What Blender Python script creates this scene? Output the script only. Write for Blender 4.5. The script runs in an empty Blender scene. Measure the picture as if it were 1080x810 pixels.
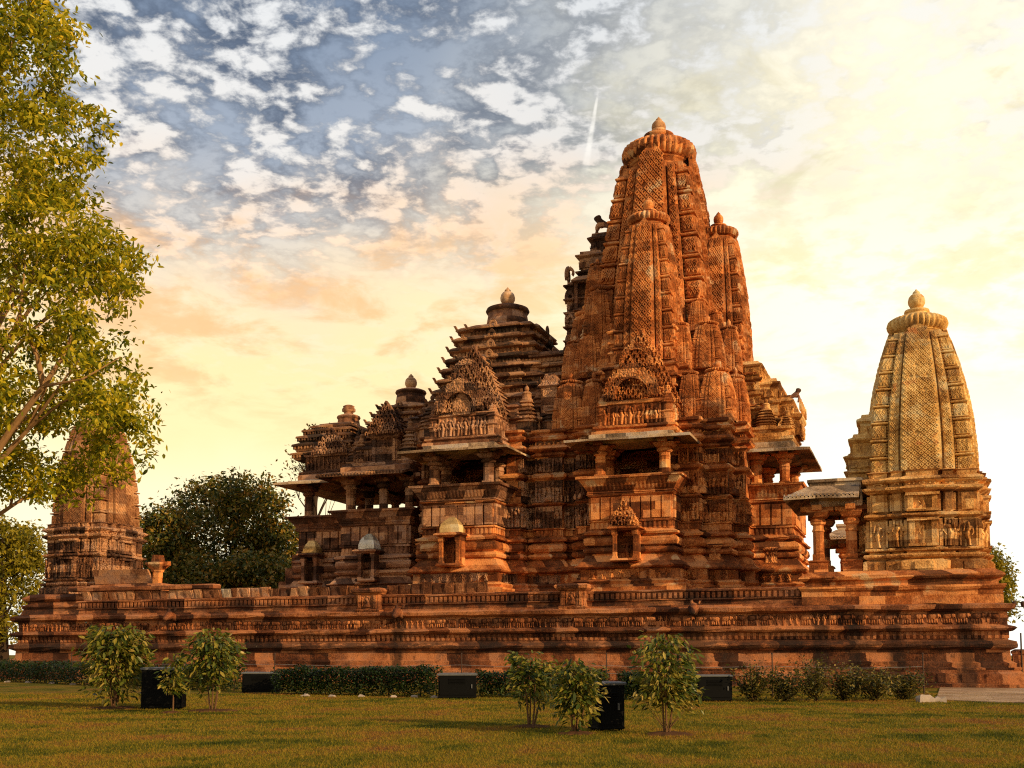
import bpy, math, random
import numpy as np
from mathutils import Matrix, Vector, noise as mnoise
R = math.radians
rng = np.random.default_rng(7)
random.seed(7)
SC = bpy.context.scene
COL = SC.collection

# ------------------------------------------------------------------ camera
TH = R(19.7)
FW = np.array([-math.sin(TH), math.cos(TH)])
RT = np.array([math.cos(TH), math.sin(TH)])
CAM = np.array([9.205, -49.812, 1.35])
cd = bpy.data.cameras.new('camera')
cam = bpy.data.objects.new('camera', cd)
COL.objects.link(cam)
cam.location = CAM
cam.rotation_euler = (R(90 + 4.5), 0, TH)
cd.sensor_width = 36.0
cd.lens = 40.0
cd.shift_y = 0.1765
cd.clip_end = 3000
SC.camera = cam
# ------------------------------------------------------------------ light, exposure
SUN_AZ = (0.942, -0.336)          # towards the sun, in the ground plane
SUN_EL = R(19)
sd = bpy.data.lights.new('sun', 'SUN')
sd.energy = 5.0
sd.angle = R(0.6)
sd.color = (1.0, 0.70, 0.35)
sun = bpy.data.objects.new('sun', sd)
COL.objects.link(sun)
_l = Vector((SUN_AZ[0] * math.cos(SUN_EL), SUN_AZ[1] * math.cos(SUN_EL), math.sin(SUN_EL)))
sun.rotation_euler = _l.to_track_quat('Z', 'Y').to_euler()
SC.view_settings.view_transform = 'Standard'
SC.view_settings.look = 'None'
SC.view_settings.exposure = 0.0
SC.view_settings.gamma = 1.0
SC.view_settings.use_curve_mapping = False
SC.render.engine = 'CYCLES'
SC.cycles.max_bounces = 5
SC.cycles.use_denoising = False
SC.cycles.denoising_prefilter = 'ACCURATE'
SC.cycles.pixel_filter_type = 'BLACKMAN_HARRIS'
SC.cycles.filter_width = 1.15


def lin(r, g, b):
    f = lambda c: (c / 255 / 12.92) if c / 255 <= .04045 else ((c / 255 + .055) / 1.055) ** 2.4
    return (f(r), f(g), f(b), 1.0)


class NT:
    """tiny helper for node trees"""
    def __init__(s, tree):
        s.t = tree
        s.n = tree.nodes
        s.n.clear()

    def node(s, typ, ins=None, **kw):
        n = s.n.new(typ)
        for k, v in kw.items():
            setattr(n, k, v)
        for k, v in (ins or {}).items():
            s.put(n.inputs[k], v)
        return n

    def put(s, sock, v):
        if hasattr(v, 'is_output'):
            s.t.links.new(v, sock)
        else:
            sock.default_value = v

    def m(s, op, a, b=0.0, c=0.0, clamp=False):
        n = s.node('ShaderNodeMath', {0: a, 1: b, 2: c}, operation=op)
        n.use_clamp = clamp
        return n.outputs[0]

    def dot(s, a, vec):
        n = s.node('ShaderNodeVectorMath', {0: a, 1: vec}, operation='DOT_PRODUCT')
        return n.outputs['Value']

    def sm(s, x, a, b):
        n = s.node('ShaderNodeMapRange', {'Value': x, 'From Min': a, 'From Max': b}, interpolation_type='SMOOTHSTEP')
        return n.outputs[0]

    def mix(s, f, a, b, typ='MIX'):
        n = s.node('ShaderNodeMix', data_type='RGBA', blend_type=typ)
        s.put(n.inputs[0], f)
        s.put(n.inputs[6], a)
        s.put(n.inputs[7], b)
        return n.outputs[2]

    def ramp(s, x, stops, interp='LINEAR'):
        n = s.node('ShaderNodeValToRGB')
        cr = n.color_ramp
        cr.interpolation = interp
        while len(cr.elements) > 1:
            cr.elements.remove(cr.elements[-1])
        for i, (p, c) in enumerate(stops):
            e = cr.elements[0] if i == 0 else cr.elements.new(p)
            e.position = p
            e.color = c if len(c) == 4 else (*c, 1)
        s.put(n.inputs[0], x)
        return n.outputs[0]

    def noise(s, vec, scale, detail=5, rough=.55, dist=0.0, out=0):
        n = s.node('ShaderNodeTexNoise', {'Vector': vec, 'Scale': scale, 'Detail': detail, 'Roughness': rough, 'Distortion': dist})
        return n.outputs[out]

    def scalev(s, vec, sc, off=(0, 0, 0)):
        n = s.node('ShaderNodeMapping', {'Vector': vec, 'Scale': sc, 'Location': off})
        return n.outputs[0]


# ------------------------------------------------------------------ sky (world)
W = bpy.data.worlds.new('World')
SC.world = W
W.use_nodes = True
w = NT(W.node_tree)
D = w.node('ShaderNodeTexCoord').outputs['Generated']
fa = w.dot(D, (FW[0], FW[1], 0))
ra = w.dot(D, (RT[0], RT[1], 0))
za = w.dot(D, (0, 0, 1))
az = w.m('MULTIPLY', w.m('ARCTAN2', ra, fa), 57.2958)                     # degrees from the temple, + to the sun side
el = w.m('MULTIPLY', w.m('ARCSINE', za), 57.2958)
wob = w.noise(D, 3.2, 4, .55)
el2 = w.m('ADD', el, w.m('MULTIPLY', w.m('SUBTRACT', wob, .5), 14.0))
e01 = w.m('DIVIDE', el2, 40.0, clamp=True)
left = w.ramp(e01, [(0.0, lin(255, 247, 224)), (.17, lin(254, 240, 200)), (.28, lin(252, 231, 174)), (.38, lin(251, 226, 170)),
                    (.46, lin(247, 221, 180)), (.54, lin(214, 206, 194)), (.62, lin(158, 168, 182)), (.74, lin(126, 142, 164)), (1, lin(104, 120, 144))])
right = w.ramp(e01, [(0.0, lin(255, 254, 240)), (.2, lin(255, 254, 236)), (.40, lin(255, 253, 230)), (.54, lin(255, 248, 214)),
                     (.64, lin(255, 245, 212)), (.74, lin(248, 241, 218)), (.85, lin(222, 222, 214)), (1, lin(176, 184, 190))])
g = w.sm(w.m('ABSOLUTE', w.m('SUBTRACT', az, 32.0)), 40.0, 12.0)
sky = w.mix(g, left, right)
# cloud sheet: coordinates on a flat layer high above the ground
inv = w.m('DIVIDE', 1.0, w.m('ADD', w.m('MAXIMUM', za, 0.0), .16))
cv = w.node('ShaderNodeCombineXYZ', {0: w.m('MULTIPLY', ra, inv), 1: w.m('MULTIPLY', fa, inv), 2: 0.0}).outputs[0]
big = w.noise(cv, 1.7, 4, .55, .3)
pat = w.noise(w.scalev(cv, (1, 1, 1), (3.1, 1.7, 0)), 19.0, 8, .58, .15)
pat2 = w.noise(w.scalev(cv, (1, 1, 1), (9.1, 4.7, 0)), 5.2, 9, .60, .35)
shade = w.noise(w.scalev(cv, (1, 1, 1), (3.14, 1.68, 0)), 19.0, 5, .58, .15)   # the same puffs seen a little further towards the sun
up = w.sm(el2, 17.0, 24.0)
puffn = w.m('ADD', w.m('ADD', w.m('MULTIPLY', pat, .55), w.m('MULTIPLY', pat2, .35)), w.m('MULTIPLY', big, .25))
puff = w.sm(puffn, .54, .645)
dark = w.sm(w.m('ADD', w.m('MULTIPLY', pat2, .65), w.m('MULTIPLY', pat, .35)), .40, .54)
upright = w.m('MULTIPLY', up, w.m('SUBTRACT', 1.0, w.m('MULTIPLY', g, .85)))
sky = w.mix(w.m('MULTIPLY', w.m('MULTIPLY', dark, upright), .80), sky, lin(72, 84, 104))
relief = w.m('MULTIPLY', w.m('SUBTRACT', shade, pat), 3.0)
puffcol = w.ramp(e01, [(.28, lin(255, 236, 190)), (.42, lin(254, 226, 186)), (.52, lin(250, 222, 192)), (.62, lin(236, 232, 226)), (.85, lin(226, 231, 235))])
puffcol = w.mix(w.m('MULTIPLY', w.sm(relief, .0, .5), .45), puffcol, w.ramp(e01, [(.3, lin(240, 190, 130)), (.5, lin(222, 184, 156)), (.65, lin(140, 150, 164))]))
sky = w.mix(w.m('MULTIPLY', w.m('MULTIPLY', puff, w.sm(el2, 11.0, 20.0)), w.m('SUBTRACT', .88, w.m('MULTIPLY', g, .30))), sky, puffcol)
# warm undersides lower down and over the sun side
warm = w.sm(w.m('ADD', w.m('MULTIPLY', pat2, .8), w.m('MULTIPLY', w.noise(cv, 1.3, 3, .5), .35)), .53, .68)
wband = w.m('MULTIPLY', w.sm(el, 9.5, 14.5), w.sm(el, 24.0, 18.0))
warmcol = w.mix(g, lin(238, 186, 128), lin(252, 222, 150))
sky = w.mix(w.m('MULTIPLY', w.m('MULTIPLY', warm, wband), w.m('SUBTRACT', .75, w.m('MULTIPLY', g, .4))), sky, warmcol)
olive = w.sm(w.noise(w.scalev(cv, (1, 1, 1), (1.3, 8.2, 0)), 4.0, 8, .58, .4), .55, .66)
oband = w.m('MULTIPLY', w.m('MULTIPLY', w.sm(el, 18.0, 23.0), g), olive)
sky = w.mix(w.m('MULTIPLY', oband, .42), sky, lin(198, 186, 140))


def pix_dir(px, py):
    P = R(4.5)
    cy = 690 - 1200 * math.tan(P)
    a, b = (px - 540) / 1200, (cy - py) / 1200
    f, z = math.cos(P) - b * math.sin(P), math.sin(P) + b * math.cos(P)
    d = Vector((a * RT[0] + f * FW[0], a * RT[1] + f * FW[1], z))
    return d.normalized()


# an aircraft's vapour trail: a thin arc of sky between two directions
d1, d2 = pix_dir(631, 96), pix_dir(614, 198)
nn = d1.cross(d2).normalized()
tt = (d2 - d1).normalized()
s1, s2 = d1.dot(tt), d2.dot(tt)
along = w.dot(D, tuple(tt))
lat = w.m('ABSOLUTE', w.dot(D, tuple(nn)))
wid = w.m('ADD', .0012, w.m('MULTIPLY', w.m('DIVIDE', w.m('SUBTRACT', along, s1), s2 - s1, clamp=True), .0042))
tr = w.m('MULTIPLY', w.sm(w.m('DIVIDE', lat, wid), 1.0, .2), w.m('MULTIPLY', w.sm(along, s1 - .002, s1 + .012), w.sm(along, s2, s1 + .03)))
tr = w.m('MULTIPLY', tr, w.sm(w.noise(D, 60, 3), .3, .6))
sky = w.mix(w.m('MULTIPLY', tr, .62), sky, lin(250, 246, 236))
bg1 = w.node('ShaderNodeBackground', {'Color': sky, 'Strength': 1.28})
nish = w.node('ShaderNodeTexSky', sky_type='NISHITA', sun_disc=False)
nish.sun_elevation = SUN_EL
nish.sun_rotation = math.atan2(SUN_AZ[0], SUN_AZ[1])
bg2 = w.node('ShaderNodeBackground', {'Color': nish.outputs[0], 'Strength': 0.05})
mx = w.node('ShaderNodeMixShader', {0: .06, 1: bg1.outputs[0], 2: bg2.outputs[0]})
wo = w.node('ShaderNodeOutputWorld', {'Surface': mx.outputs[0]})


# ------------------------------------------------------------------ materials
def new_mat(name):
    m = bpy.data.materials.new(name)
    m.use_nodes = True
    return m, NT(m.node_tree)


STONE_K = .98


def stone(name, dark, mid, light, stain=.35, course=.42, carve=0.0, seed=0.0, patch=None, bump=.5, streak=.5, runs=None, bw=1.05, mortar=.008, blkv=.5):
    k_ = STONE_K
    dark, mid, light = [(c[0] * q * k_, c[1] * q * k_ * .97, c[2] * q * k_ * .88, 1) for c, q in ((dark, .62), (mid, .92), (light, 1.18))]
    m, t = new_mat(name)
    pos = t.node('ShaderNodeNewGeometry').outputs['Position']
    sx = t.node('ShaderNodeSeparateXYZ', {0: pos})
    along = t.m('ADD', sx.outputs[0], sx.outputs[1])
    pv = t.node('ShaderNodeCombineXYZ', {0: along, 1: sx.outputs[2], 2: 0.0}).outputs[0]
    br = t.node('ShaderNodeTexBrick', {'Vector': t.scalev(pv, (1, 1, 1), (seed, seed * .37, 0)), 'Color1': (0, 0, 0, 1), 'Color2': (1, 1, 1, 1), 'Mortar': (.5, .5, .5, 1),
                                       'Scale': 1.0, 'Mortar Size': mortar, 'Mortar Smooth': .3, 'Bias': 0.0, 'Brick Width': bw, 'Row Height': course})
    br.offset = .43
    po = t.scalev(pos, (1, 1, 1), (seed * 3, seed, seed * 2))
    n1 = t.noise(po, .55, 6, .62)
    n2 = t.noise(po, 3.2, 6, .65)
    n3 = t.noise(po, 17.0, 4, .6)
    blk = t.node('ShaderNodeSeparateColor', {0: br.outputs['Color']}).outputs[0]
    f = t.m('ADD', t.m('ADD', t.m('MULTIPLY', n1, .62), t.m('MULTIPLY', n2, .42)), t.m('MULTIPLY', t.m('SUBTRACT', blk, .5), blkv))
    f = t.m('ADD', f, t.m('MULTIPLY', t.m('SUBTRACT', n3, .5), .45))
    col = t.ramp(f, [(.32, dark), (.50, mid), (.70, light)])
    pk = t.m('MULTIPLY', t.sm(t.noise(t.scalev(pos, (.8, .8, 1.2), (seed * 5, 2, seed)), 1.1, 6, .65), .46, .60), t.m('ADD', .12, t.m('MULTIPLY', t.sm(blk, .45, .75), .42)))
    col = t.mix(pk, col, (light[0] * .66, light[1] * .84, light[2] * 1.30, 1))
    if patch:
        pm = t.m('MULTIPLY', t.sm(t.noise(po, .8, 4, .5), .60, .66), t.sm(blk, .35, .6))
        col = t.mix(t.m('MULTIPLY', pm, .75), col, patch)
    # weather stains: blotches plus runs that hang down the wall
    st = t.noise(t.scalev(po, (1.1, 1.1, .22)), 1.6, 7, .68)
    st2 = t.noise(t.scalev(po, (.35, .35, 1.3)), 1.0, 5, .6)
    sf = t.m('MULTIPLY', t.sm(t.m('ADD', t.m('MULTIPLY', st, streak), t.m('MULTIPLY', st2, 1 - streak)), .53, .70), stain)
    col = t.mix(sf, col, (.035, .024, .018, 1))
    sp2 = t.m('MULTIPLY', t.sm(t.noise(po, 3.6, 7, .72), .54, .66), stain * .75)
    col = t.mix(sp2, col, (.045, .026, .017, 1))
    if runs:   # black algae left by water: a course low on the platform and runs under the spouts
        zz = sx.outputs[2]
        nz = t.noise(t.scalev(po, (.5, .5, 2.0)), 2.2, 6, .65)
        band = t.m('MULTIPLY', t.sm(t.m('ABSOLUTE', t.m('SUBTRACT', zz, 1.72)), .36, .10), t.sm(nz, .36, .50))
        band2 = t.m('MULTIPLY', t.sm(t.m('ABSOLUTE', t.m('SUBTRACT', zz, 3.72)), .30, .12), t.sm(nz, .40, .54))  # second, fainter dark band along the foot of the balustrade
        band = t.m('MAXIMUM', band, t.m('MULTIPLY', band2, .8))
        for us, ws in runs:
            r_ = t.m('MULTIPLY', t.sm(t.m('ADD', t.m('ABSOLUTE', t.m('SUBTRACT', sx.outputs[0], us)), t.m('MULTIPLY', t.m('SUBTRACT', st, .5), 1.6)), ws, ws * .35), t.sm(zz, 3.5, 3.0))
            band = t.m('MAXIMUM', band, r_)
        col = t.mix(t.m('MULTIPLY', band, .74), col, (.018, .013, .011, 1))
    lich = t.m('MULTIPLY', t.sm(t.noise(po, 5.0, 5, .7), .62, .74), .35)
    col = t.mix(lich, col, (.30, .25, .17, 1))
    h = t.m('ADD', t.m('MULTIPLY', n2, .5), t.m('MULTIPLY', n3, .45))
    h = t.m('SUBTRACT', h, t.m('MULTIPLY', br.outputs['Fac'], .6))
    if carve:
        vo = t.node('ShaderNodeTexVoronoi', {'Vector': t.scalev(pos, (1, 1, .8)), 'Scale': 5.5, 'Randomness': .75}, feature='SMOOTH_F1')
        wv = t.node('ShaderNodeTexVoronoi', {'Vector': pos, 'Scale': 11.0, 'Randomness': .9}, feature='F1')
        h = t.m('ADD', h, t.m('MULTIPLY', t.m('ADD', vo.outputs['Distance'], t.m('MULTIPLY', wv.outputs['Distance'], .6)), carve))
    bp = t.node('ShaderNodeBump', {'Height': h, 'Strength': bump, 'Distance': .11})
    ps = t.node('ShaderNodeBsdfPrincipled', {'Base Color': col, 'Roughness': .92, 'Normal': bp.outputs[0]})
    ps.inputs['Specular IOR Level'].default_value = .15
    t.node('ShaderNodeOutputMaterial', {'Surface': ps.outputs[0]})
    return m


M = {}
M['sanctum'] = stone('red_sandstone', (.16, .046, .016, 1), (.40, .113, .030, 1), (.66, .265, .09, 1), stain=.55, patch=(.62, .42, .22, 1))
M['sanctum_c'] = stone('carved_red_sandstone', (.17, .048, .017, 1), (.42, .118, .030, 1), (.68, .275, .092, 1), stain=.5, carve=1.6, bump=.8, seed=2.1)
M['spire'] = stone('spire_sandstone', (.19, .057, .020, 1), (.45, .135, .037, 1), (.70, .295, .10, 1), stain=.5, seed=4.2, patch=(.66, .46, .27, 1), course=.55, bw=.8, mortar=.003, blkv=.2)
M['hall'] = stone('dimmed_brown_sandstone', (.085, .038, .023, 1), (.24, .098, .050, 1), (.47, .24, .13, 1), stain=.65, seed=5.3)  # weathered brown, with the left end's weaker light also put into the colour
M['hall_c'] = stone('carved_dimmed_brown_sandstone', (.08, .036, .022, 1), (.23, .095, .048, 1), (.46, .235, .125, 1), stain=.6, carve=1.6, bump=.8, seed=6.7)  # carved variant, darkened in colour for the same weaker light
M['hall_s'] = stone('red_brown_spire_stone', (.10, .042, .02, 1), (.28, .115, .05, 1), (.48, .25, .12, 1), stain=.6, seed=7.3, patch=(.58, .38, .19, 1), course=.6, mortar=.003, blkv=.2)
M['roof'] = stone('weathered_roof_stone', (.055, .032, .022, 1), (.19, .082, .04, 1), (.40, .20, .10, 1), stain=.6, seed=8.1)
M['base'] = stone('platform_sandstone', (.075, .026, .014, 1), (.23, .074, .030, 1), (.42, .165, .07, 1), stain=.8, seed=9.4, course=.7, runs=[(-27.3, .55), (-14.4, .4), (-.1, .75), (5.2, .5), (6.6, .35), (8.2, .5), (10.9, .45)])
M['base_c'] = stone('platform_frieze_stone', (.08, .028, .014, 1), (.25, .080, .030, 1), (.44, .17, .068, 1), stain=.7, carve=.8, seed=9.9)
M['tan'] = stone('tan_sandstone', (.44, .19, .058, 1), (.66, .38, .125, 1), (.80, .57, .26, 1), stain=.35, seed=11.2, patch=(.50, .17, .05, 1), course=.6, bw=.8, mortar=.003, blkv=.2)
M['tan_w'] = stone('orange_tan_sandstone', (.26, .095, .026, 1), (.50, .225, .066, 1), (.68, .40, .16, 1), stain=.55, seed=12.8, carve=.5)
M['slab'] = stone('parapet_slab_stone', (.15, .055, .028, 1), (.33, .13, .06, 1), (.52, .28, .16, 1), stain=.6, seed=14.0, course=3.0)
M['eave'] = stone('pale_eave_stone', (.16, .11, .075, 1), (.34, .22, .14, 1), (.52, .38, .26, 1), stain=.5, seed=15.0)
M['finial'] = stone('smooth_finial_stone', (.34, .15, .07, 1), (.50, .27, .14, 1), (.62, .40, .24, 1), stain=.25, seed=16.0, bump=.3)
M['ochre'] = stone('ochre_repair_stone', (.42, .25, .09, 1), (.58, .37, .15, 1), (.66, .46, .22, 1), stain=.1, seed=17.0, bump=.3)
M['white'] = stone('white_repair_stone', (.42, .36, .30, 1), (.62, .56, .48, 1), (.74, .68, .60, 1), stain=.12, seed=18.0, bump=.3)
M['paleslab'] = stone('new_pale_slab', (.42, .30, .22, 1), (.55, .42, .32, 1), (.62, .50, .40, 1), stain=.1, seed=19.0, course=3.0)


def simple(name, col, rough=.6, spec=.3, var=.15, scale=6):
    m, t = new_mat(name)
    pos = t.node('ShaderNodeNewGeometry').outputs['Position']
    n = t.noise(pos, scale, 5, .6)
    c = t.mix(t.m('MULTIPLY', n, 1.0), tuple(x * (1 - var) for x in col[:3]) + (1,), tuple(min(1, x * (1 + var)) for x in col[:3]) + (1,))
    bp = t.node('ShaderNodeBump', {'Height': n, 'Strength': .2, 'Distance': .02})
    ps = t.node('ShaderNodeBsdfPrincipled', {'Base Color': c, 'Roughness': rough, 'Normal': bp.outputs[0]})
    ps.inputs['Specular IOR Level'].default_value = spec
    t.node('ShaderNodeOutputMaterial', {'Surface': ps.outputs[0]})
    return m


M['black'] = simple('black_painted_metal', (.004, .004, .004), .75, .08, .3)
M['blacktop'] = simple('worn_metal_lid', (.10, .10, .10), .4, .5, .3)
M['bark'] = simple('bark', (.30, .17, .08), .95, .1, .45, 9)
M['darkbark'] = simple('dark_bark', (.045, .028, .018), .95, .1, .4, 9)
M['shrubbark'] = simple('shrub_bark', (.13, .07, .035), .95, .1, .4, 12)
M['post'] = simple('rusty_post', (.06, .035, .025), .8, .2, .3)
M['wire'] = simple('steel_wire', (.22, .19, .17), .5, .4, .2)
M['soil'] = simple('bare_soil', (.085, .04, .02), 1, .05, .4, 5)
M['kerb'] = simple('whitewashed_stone', (.34, .27, .22), .9, .1, .3, 8)


def leafmat(name, cols, trans=.4, rough=.5):
    m, t = new_mat(name)
    rnd = t.node('ShaderNodeNewGeometry').outputs['Random Per Island']
    pos = t.node('ShaderNodeNewGeometry').outputs['Position']
    n = t.noise(pos, .7, 3, .5)
    f = t.m('ADD', t.m('MULTIPLY', rnd, .75), t.m('MULTIPLY', t.m('SUBTRACT', n, .5), .9))
    f = t.m('ADD', f, .12)
    col = t.ramp(f, [(i / (len(cols) - 1), c) for i, c in enumerate(cols)])
    ps = t.node('ShaderNodeBsdfPrincipled', {'Base Color': col, 'Roughness': rough})
    ps.inputs['Specular IOR Level'].default_value = .25
    tl = t.node('ShaderNodeBsdfTranslucent', {'Color': col})
    mx = t.node('ShaderNodeMixShader', {0: trans, 1: ps.outputs[0], 2: tl.outputs[0]})
    t.node('ShaderNodeOutputMaterial', {'Surface': mx.outputs[0]})
    return m


M['leaf_big'] = leafmat('tall_tree_leaf', [(.04, .06, .006), (.22, .235, .012), (.52, .43, .018), (.82, .58, .035)], .5)
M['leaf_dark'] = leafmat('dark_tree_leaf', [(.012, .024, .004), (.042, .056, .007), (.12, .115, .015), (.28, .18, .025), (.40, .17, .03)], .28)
M['leaf_yel'] = leafmat('yellow_tree_leaf', [(.06, .07, .008), (.18, .16, .012), (.36, .28, .02), (.48, .36, .03)], .45)
M['leaf_thin'] = leafmat('sparse_tree_leaf', [(.05, .04, .012), (.10, .075, .02), (.16, .11, .03)], .3)
M['leaf_shrub'] = leafmat('shrub_leaf', [(.014, .028, .005), (.05, .075, .010), (.13, .145, .018), (.32, .25, .035), (.55, .40, .11)], .38, .38)
M['leaf_hedge'] = leafmat('hedge_leaf', [(.006, .014, .003), (.014, .030, .005), (.030, .052, .008)], .15)
M['leaf_row'] = leafmat('row_bush_leaf', [(.012, .018, .004), (.04, .045, .008), (.14, .11, .018), (.40, .28, .06)], .3)

# lawn
m, t = new_mat('lawn')
pos = t.node('ShaderNodeNewGeometry').outputs['Position']
p1 = t.noise(pos, .42, 5, .65)
p2 = t.noise(pos, 1.7, 6, .65)
p3 = t.noise(pos, 30, 5, .7)
f = t.m('ADD', t.m('ADD', t.m('MULTIPLY', p1, .9), t.m('MULTIPLY', p2, .42)), t.m('MULTIPLY', p3, .15))
col = t.ramp(f, [(.54, (.024, .034, .004)), (.66, (.082, .078, .008)), (.75, (.165, .120, .013)), (.84, (.18, .092, .019)), (.92, (.15, .062, .021))])
bp = t.node('ShaderNodeBump', {'Height': t.m('ADD', p3, p2), 'Strength': .8, 'Distance': .05})
ps = t.node('ShaderNodeBsdfPrincipled', {'Base Color': col, 'Roughness': 1.0, 'Normal': bp.outputs[0]})
ps.inputs['Specular IOR Level'].default_value = .05
t.node('ShaderNodeOutputMaterial', {'Surface': ps.outputs[0]})
M['lawn'] = m
m, t = new_mat('grass_blade')
geo = t.node('ShaderNodeNewGeometry')
rnd, pos = geo.outputs['Random Per Island'], geo.outputs['Position']
p1 = t.noise(pos, .42, 5, .65)
p2 = t.noise(pos, 1.7, 6, .65)
f = t.m('ADD', t.m('ADD', t.m('MULTIPLY', p1, .9), t.m('MULTIPLY', p2, .42)), t.m('MULTIPLY', rnd, .16))
col = t.ramp(f, [(.54, (.034, .052, .005)), (.66, (.115, .112, .010)), (.75, (.245, .175, .016)), (.85, (.26, .135, .024)), (.93, (.21, .09, .024))])
ps = t.node('ShaderNodeBsdfPrincipled', {'Base Color': col, 'Roughness': .8})
ps.inputs['Specular IOR Level'].default_value = .1
tl = t.node('ShaderNodeBsdfTranslucent', {'Color': col})
mx = t.node('ShaderNodeMixShader', {0: .3, 1: ps.outputs[0], 2: tl.outputs[0]})
t.node('ShaderNodeOutputMaterial', {'Surface': mx.outputs[0]})
M['blade'] = m
M['paving'] = stone('stone_paving', (.22, .13, .075, 1), (.36, .22, .13, 1), (.46, .32, .21, 1), stain=.2, seed=21.0, course=.6, bump=.25)


# ------------------------------------------------------------------ mesh builder
def tag(o, label=None, cat=None, group=None, kind=None):
    if label: o['label'] = label
    if cat: o['category'] = cat
    if group: o['group'] = group
    if kind: o['kind'] = kind
    return o


def empty(name, loc, label, cat, group=None):
    o = bpy.data.objects.new(name, None)
    COL.objects.link(o)
    o.location = loc
    o.empty_display_size = .2
    return tag(o, label, cat, group)


def link(name, mesh, parent=None, world=True):
    o = bpy.data.objects.new(name, mesh)
    COL.objects.link(o)
    if parent:
        o.parent = parent
        if world and parent.parent is None and parent.type == 'EMPTY':
            o.matrix_parent_inverse = Matrix.Translation(-Vector(parent.location))
    return o


class MB:
    def __init__(s):
        s.v, s.f, s.n = [], [], 0

    def add(s, V, *faces):
        V = np.asarray(V, float).reshape(-1, 3)
        for F in faces:
            if isinstance(F, np.ndarray):
                s.f.append(F + s.n)
            else:
                for p in F:
                    s.f.append(np.asarray([p], int) + s.n)
        s.v.append(V)
        s.n += len(V)

    BOXF = np.array([[0, 3, 2, 1], [4, 5, 6, 7], [0, 1, 5, 4], [1, 2, 6, 5], [2, 3, 7, 6], [3, 0, 4, 7]])

    def box(s, x0, x1, y0, y1, z0, z1, jit=0.0):
        V = np.array([[x0, y0, z0], [x1, y0, z0], [x1, y1, z0], [x0, y1, z0], [x0, y0, z1], [x1, y0, z1], [x1, y1, z1], [x0, y1, z1]], float)
        if jit: V += rng.normal(0, jit, V.shape)
        s.add(V, MB.BOXF)

    def obox(s, c, ax, ay, az):
        """oriented box from its centre and three half-axis vectors"""
        c, ax, ay, az = map(np.asarray, (c, ax, ay, az))
        V = [c - ax - ay - az, c + ax - ay - az, c + ax + ay - az, c - ax + ay - az, c - ax - ay + az, c + ax - ay + az, c + ax + ay + az, c - ax + ay + az]
        s.add(V, MB.BOXF)

    def rings(s, rs, closed=True, cap0=False, cap1=True):
        rs = np.asarray(rs, float)
        k, n = rs.shape[:2]
        i = np.arange(n if closed else n - 1)
        j = (i + 1) % n
        F = [np.stack([a * n + i, a * n + j, (a + 1) * n + j, (a + 1) * n + i], 1) for a in range(k - 1)]
        caps = []
        if cap0: caps.append(list(range(n))[::-1])
        if cap1: caps.append([(k - 1) * n + q for q in range(n)])
        s.add(rs.reshape(-1, 3), np.concatenate(F), caps)

    def stack(s, plan, prof, cap0=False, cap1=True, jit=.012, step=1.1):
        P = densify(np.asarray(plan, float), step) if step else np.asarray(plan, float)
        off = mitre(P)
        # one small wobble per stone joint so that long edges are not ruler straight
        n = len(P)
        rs = []
        for o, z in prof:
            q = P + off * (o + (rng.normal(0, jit, (n, 1)) if jit else 0))
            zz = np.full((n, 1), z) + (rng.normal(0, jit * .8, (n, 1)) if jit else 0)
            rs.append(np.hstack([q, zz]))
        s.rings(rs, True, cap0, cap1)

    def lathe(s, cx, cy, prof, n=20, rib=0, ribd=0.0, cap1=True):
        a = np.arange(n) / n * 2 * math.pi
        rs = []
        for r, z, *k in prof:
            kk = k[0] if k else 0
            rr = r * (1 + (ribd * kk * (np.abs(np.cos(a * rib / 2)) - .5) if rib else 0))
            rs.append(np.stack([cx + rr * np.cos(a), cy + rr * np.sin(a), np.full(n, z)], 1))
        s.rings(rs, True, False, cap1)

    def inst(s, V, F, mats):
        """copies of a template (V, list of face arrays) under many 4x4 matrices"""
        V1 = np.hstack([V, np.ones((len(V), 1))])
        A = np.einsum('mij,nj->mni', np.asarray(mats), V1)[:, :, :3]
        m, n = A.shape[:2]
        base = (np.arange(m) * n)[:, None, None]
        s.add(A.reshape(-1, 3), *[(f[None] + base).reshape(-1, f.shape[1]) for f in F])

    def mesh(s, name, mat, smooth=False):
        V = np.concatenate(s.v)
        tot = np.concatenate([np.full(len(f), f.shape[1]) for f in s.f])
        idx = np.concatenate([f.ravel() for f in s.f]).astype(np.int32)
        me = bpy.data.meshes.new(name)
        me.vertices.add(len(V))
        me.vertices.foreach_set('co', V.ravel())
        me.loops.add(len(idx))
        me.loops.foreach_set('vertex_index', idx)
        me.polygons.add(len(tot))
        me.polygons.foreach_set('loop_start', (np.cumsum(tot) - tot).astype(np.int32))
        me.polygons.foreach_set('loop_total', tot.astype(np.int32))
        me.polygons.foreach_set('use_smooth', np.full(len(tot), bool(smooth)))
        me.update(calc_edges=True)
        me.validate()
        for q in (mat if isinstance(mat, list) else [mat]): me.materials.append(q)
        return me

    def build(s, name, mat, parent=None, smooth=False, world=True):
        return link(name, s.mesh(name, mat, smooth), parent, world)


def mitre(P):
    e = np.roll(P, -1, 0) - P
    e /= np.linalg.norm(e, axis=1)[:, None]
    nr = np.stack([e[:, 1], -e[:, 0]], 1)
    pv = np.roll(nr, 1, 0)
    return (nr + pv) / (1 + (nr * pv).sum(1))[:, None]


def densify(P, step):
    out = []
    for i in range(len(P)):
        a, b = P[i], P[(i + 1) % len(P)]
        k = max(1, int(np.linalg.norm(b - a) / step))
        for j in range(k): out.append(a + (b - a) * j / k)
    return np.array(out)


def rect(x0, x1, y0, y1):
    return [(x0, y0), (x1, y0), (x1, y1), (x0, y1)]


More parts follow.
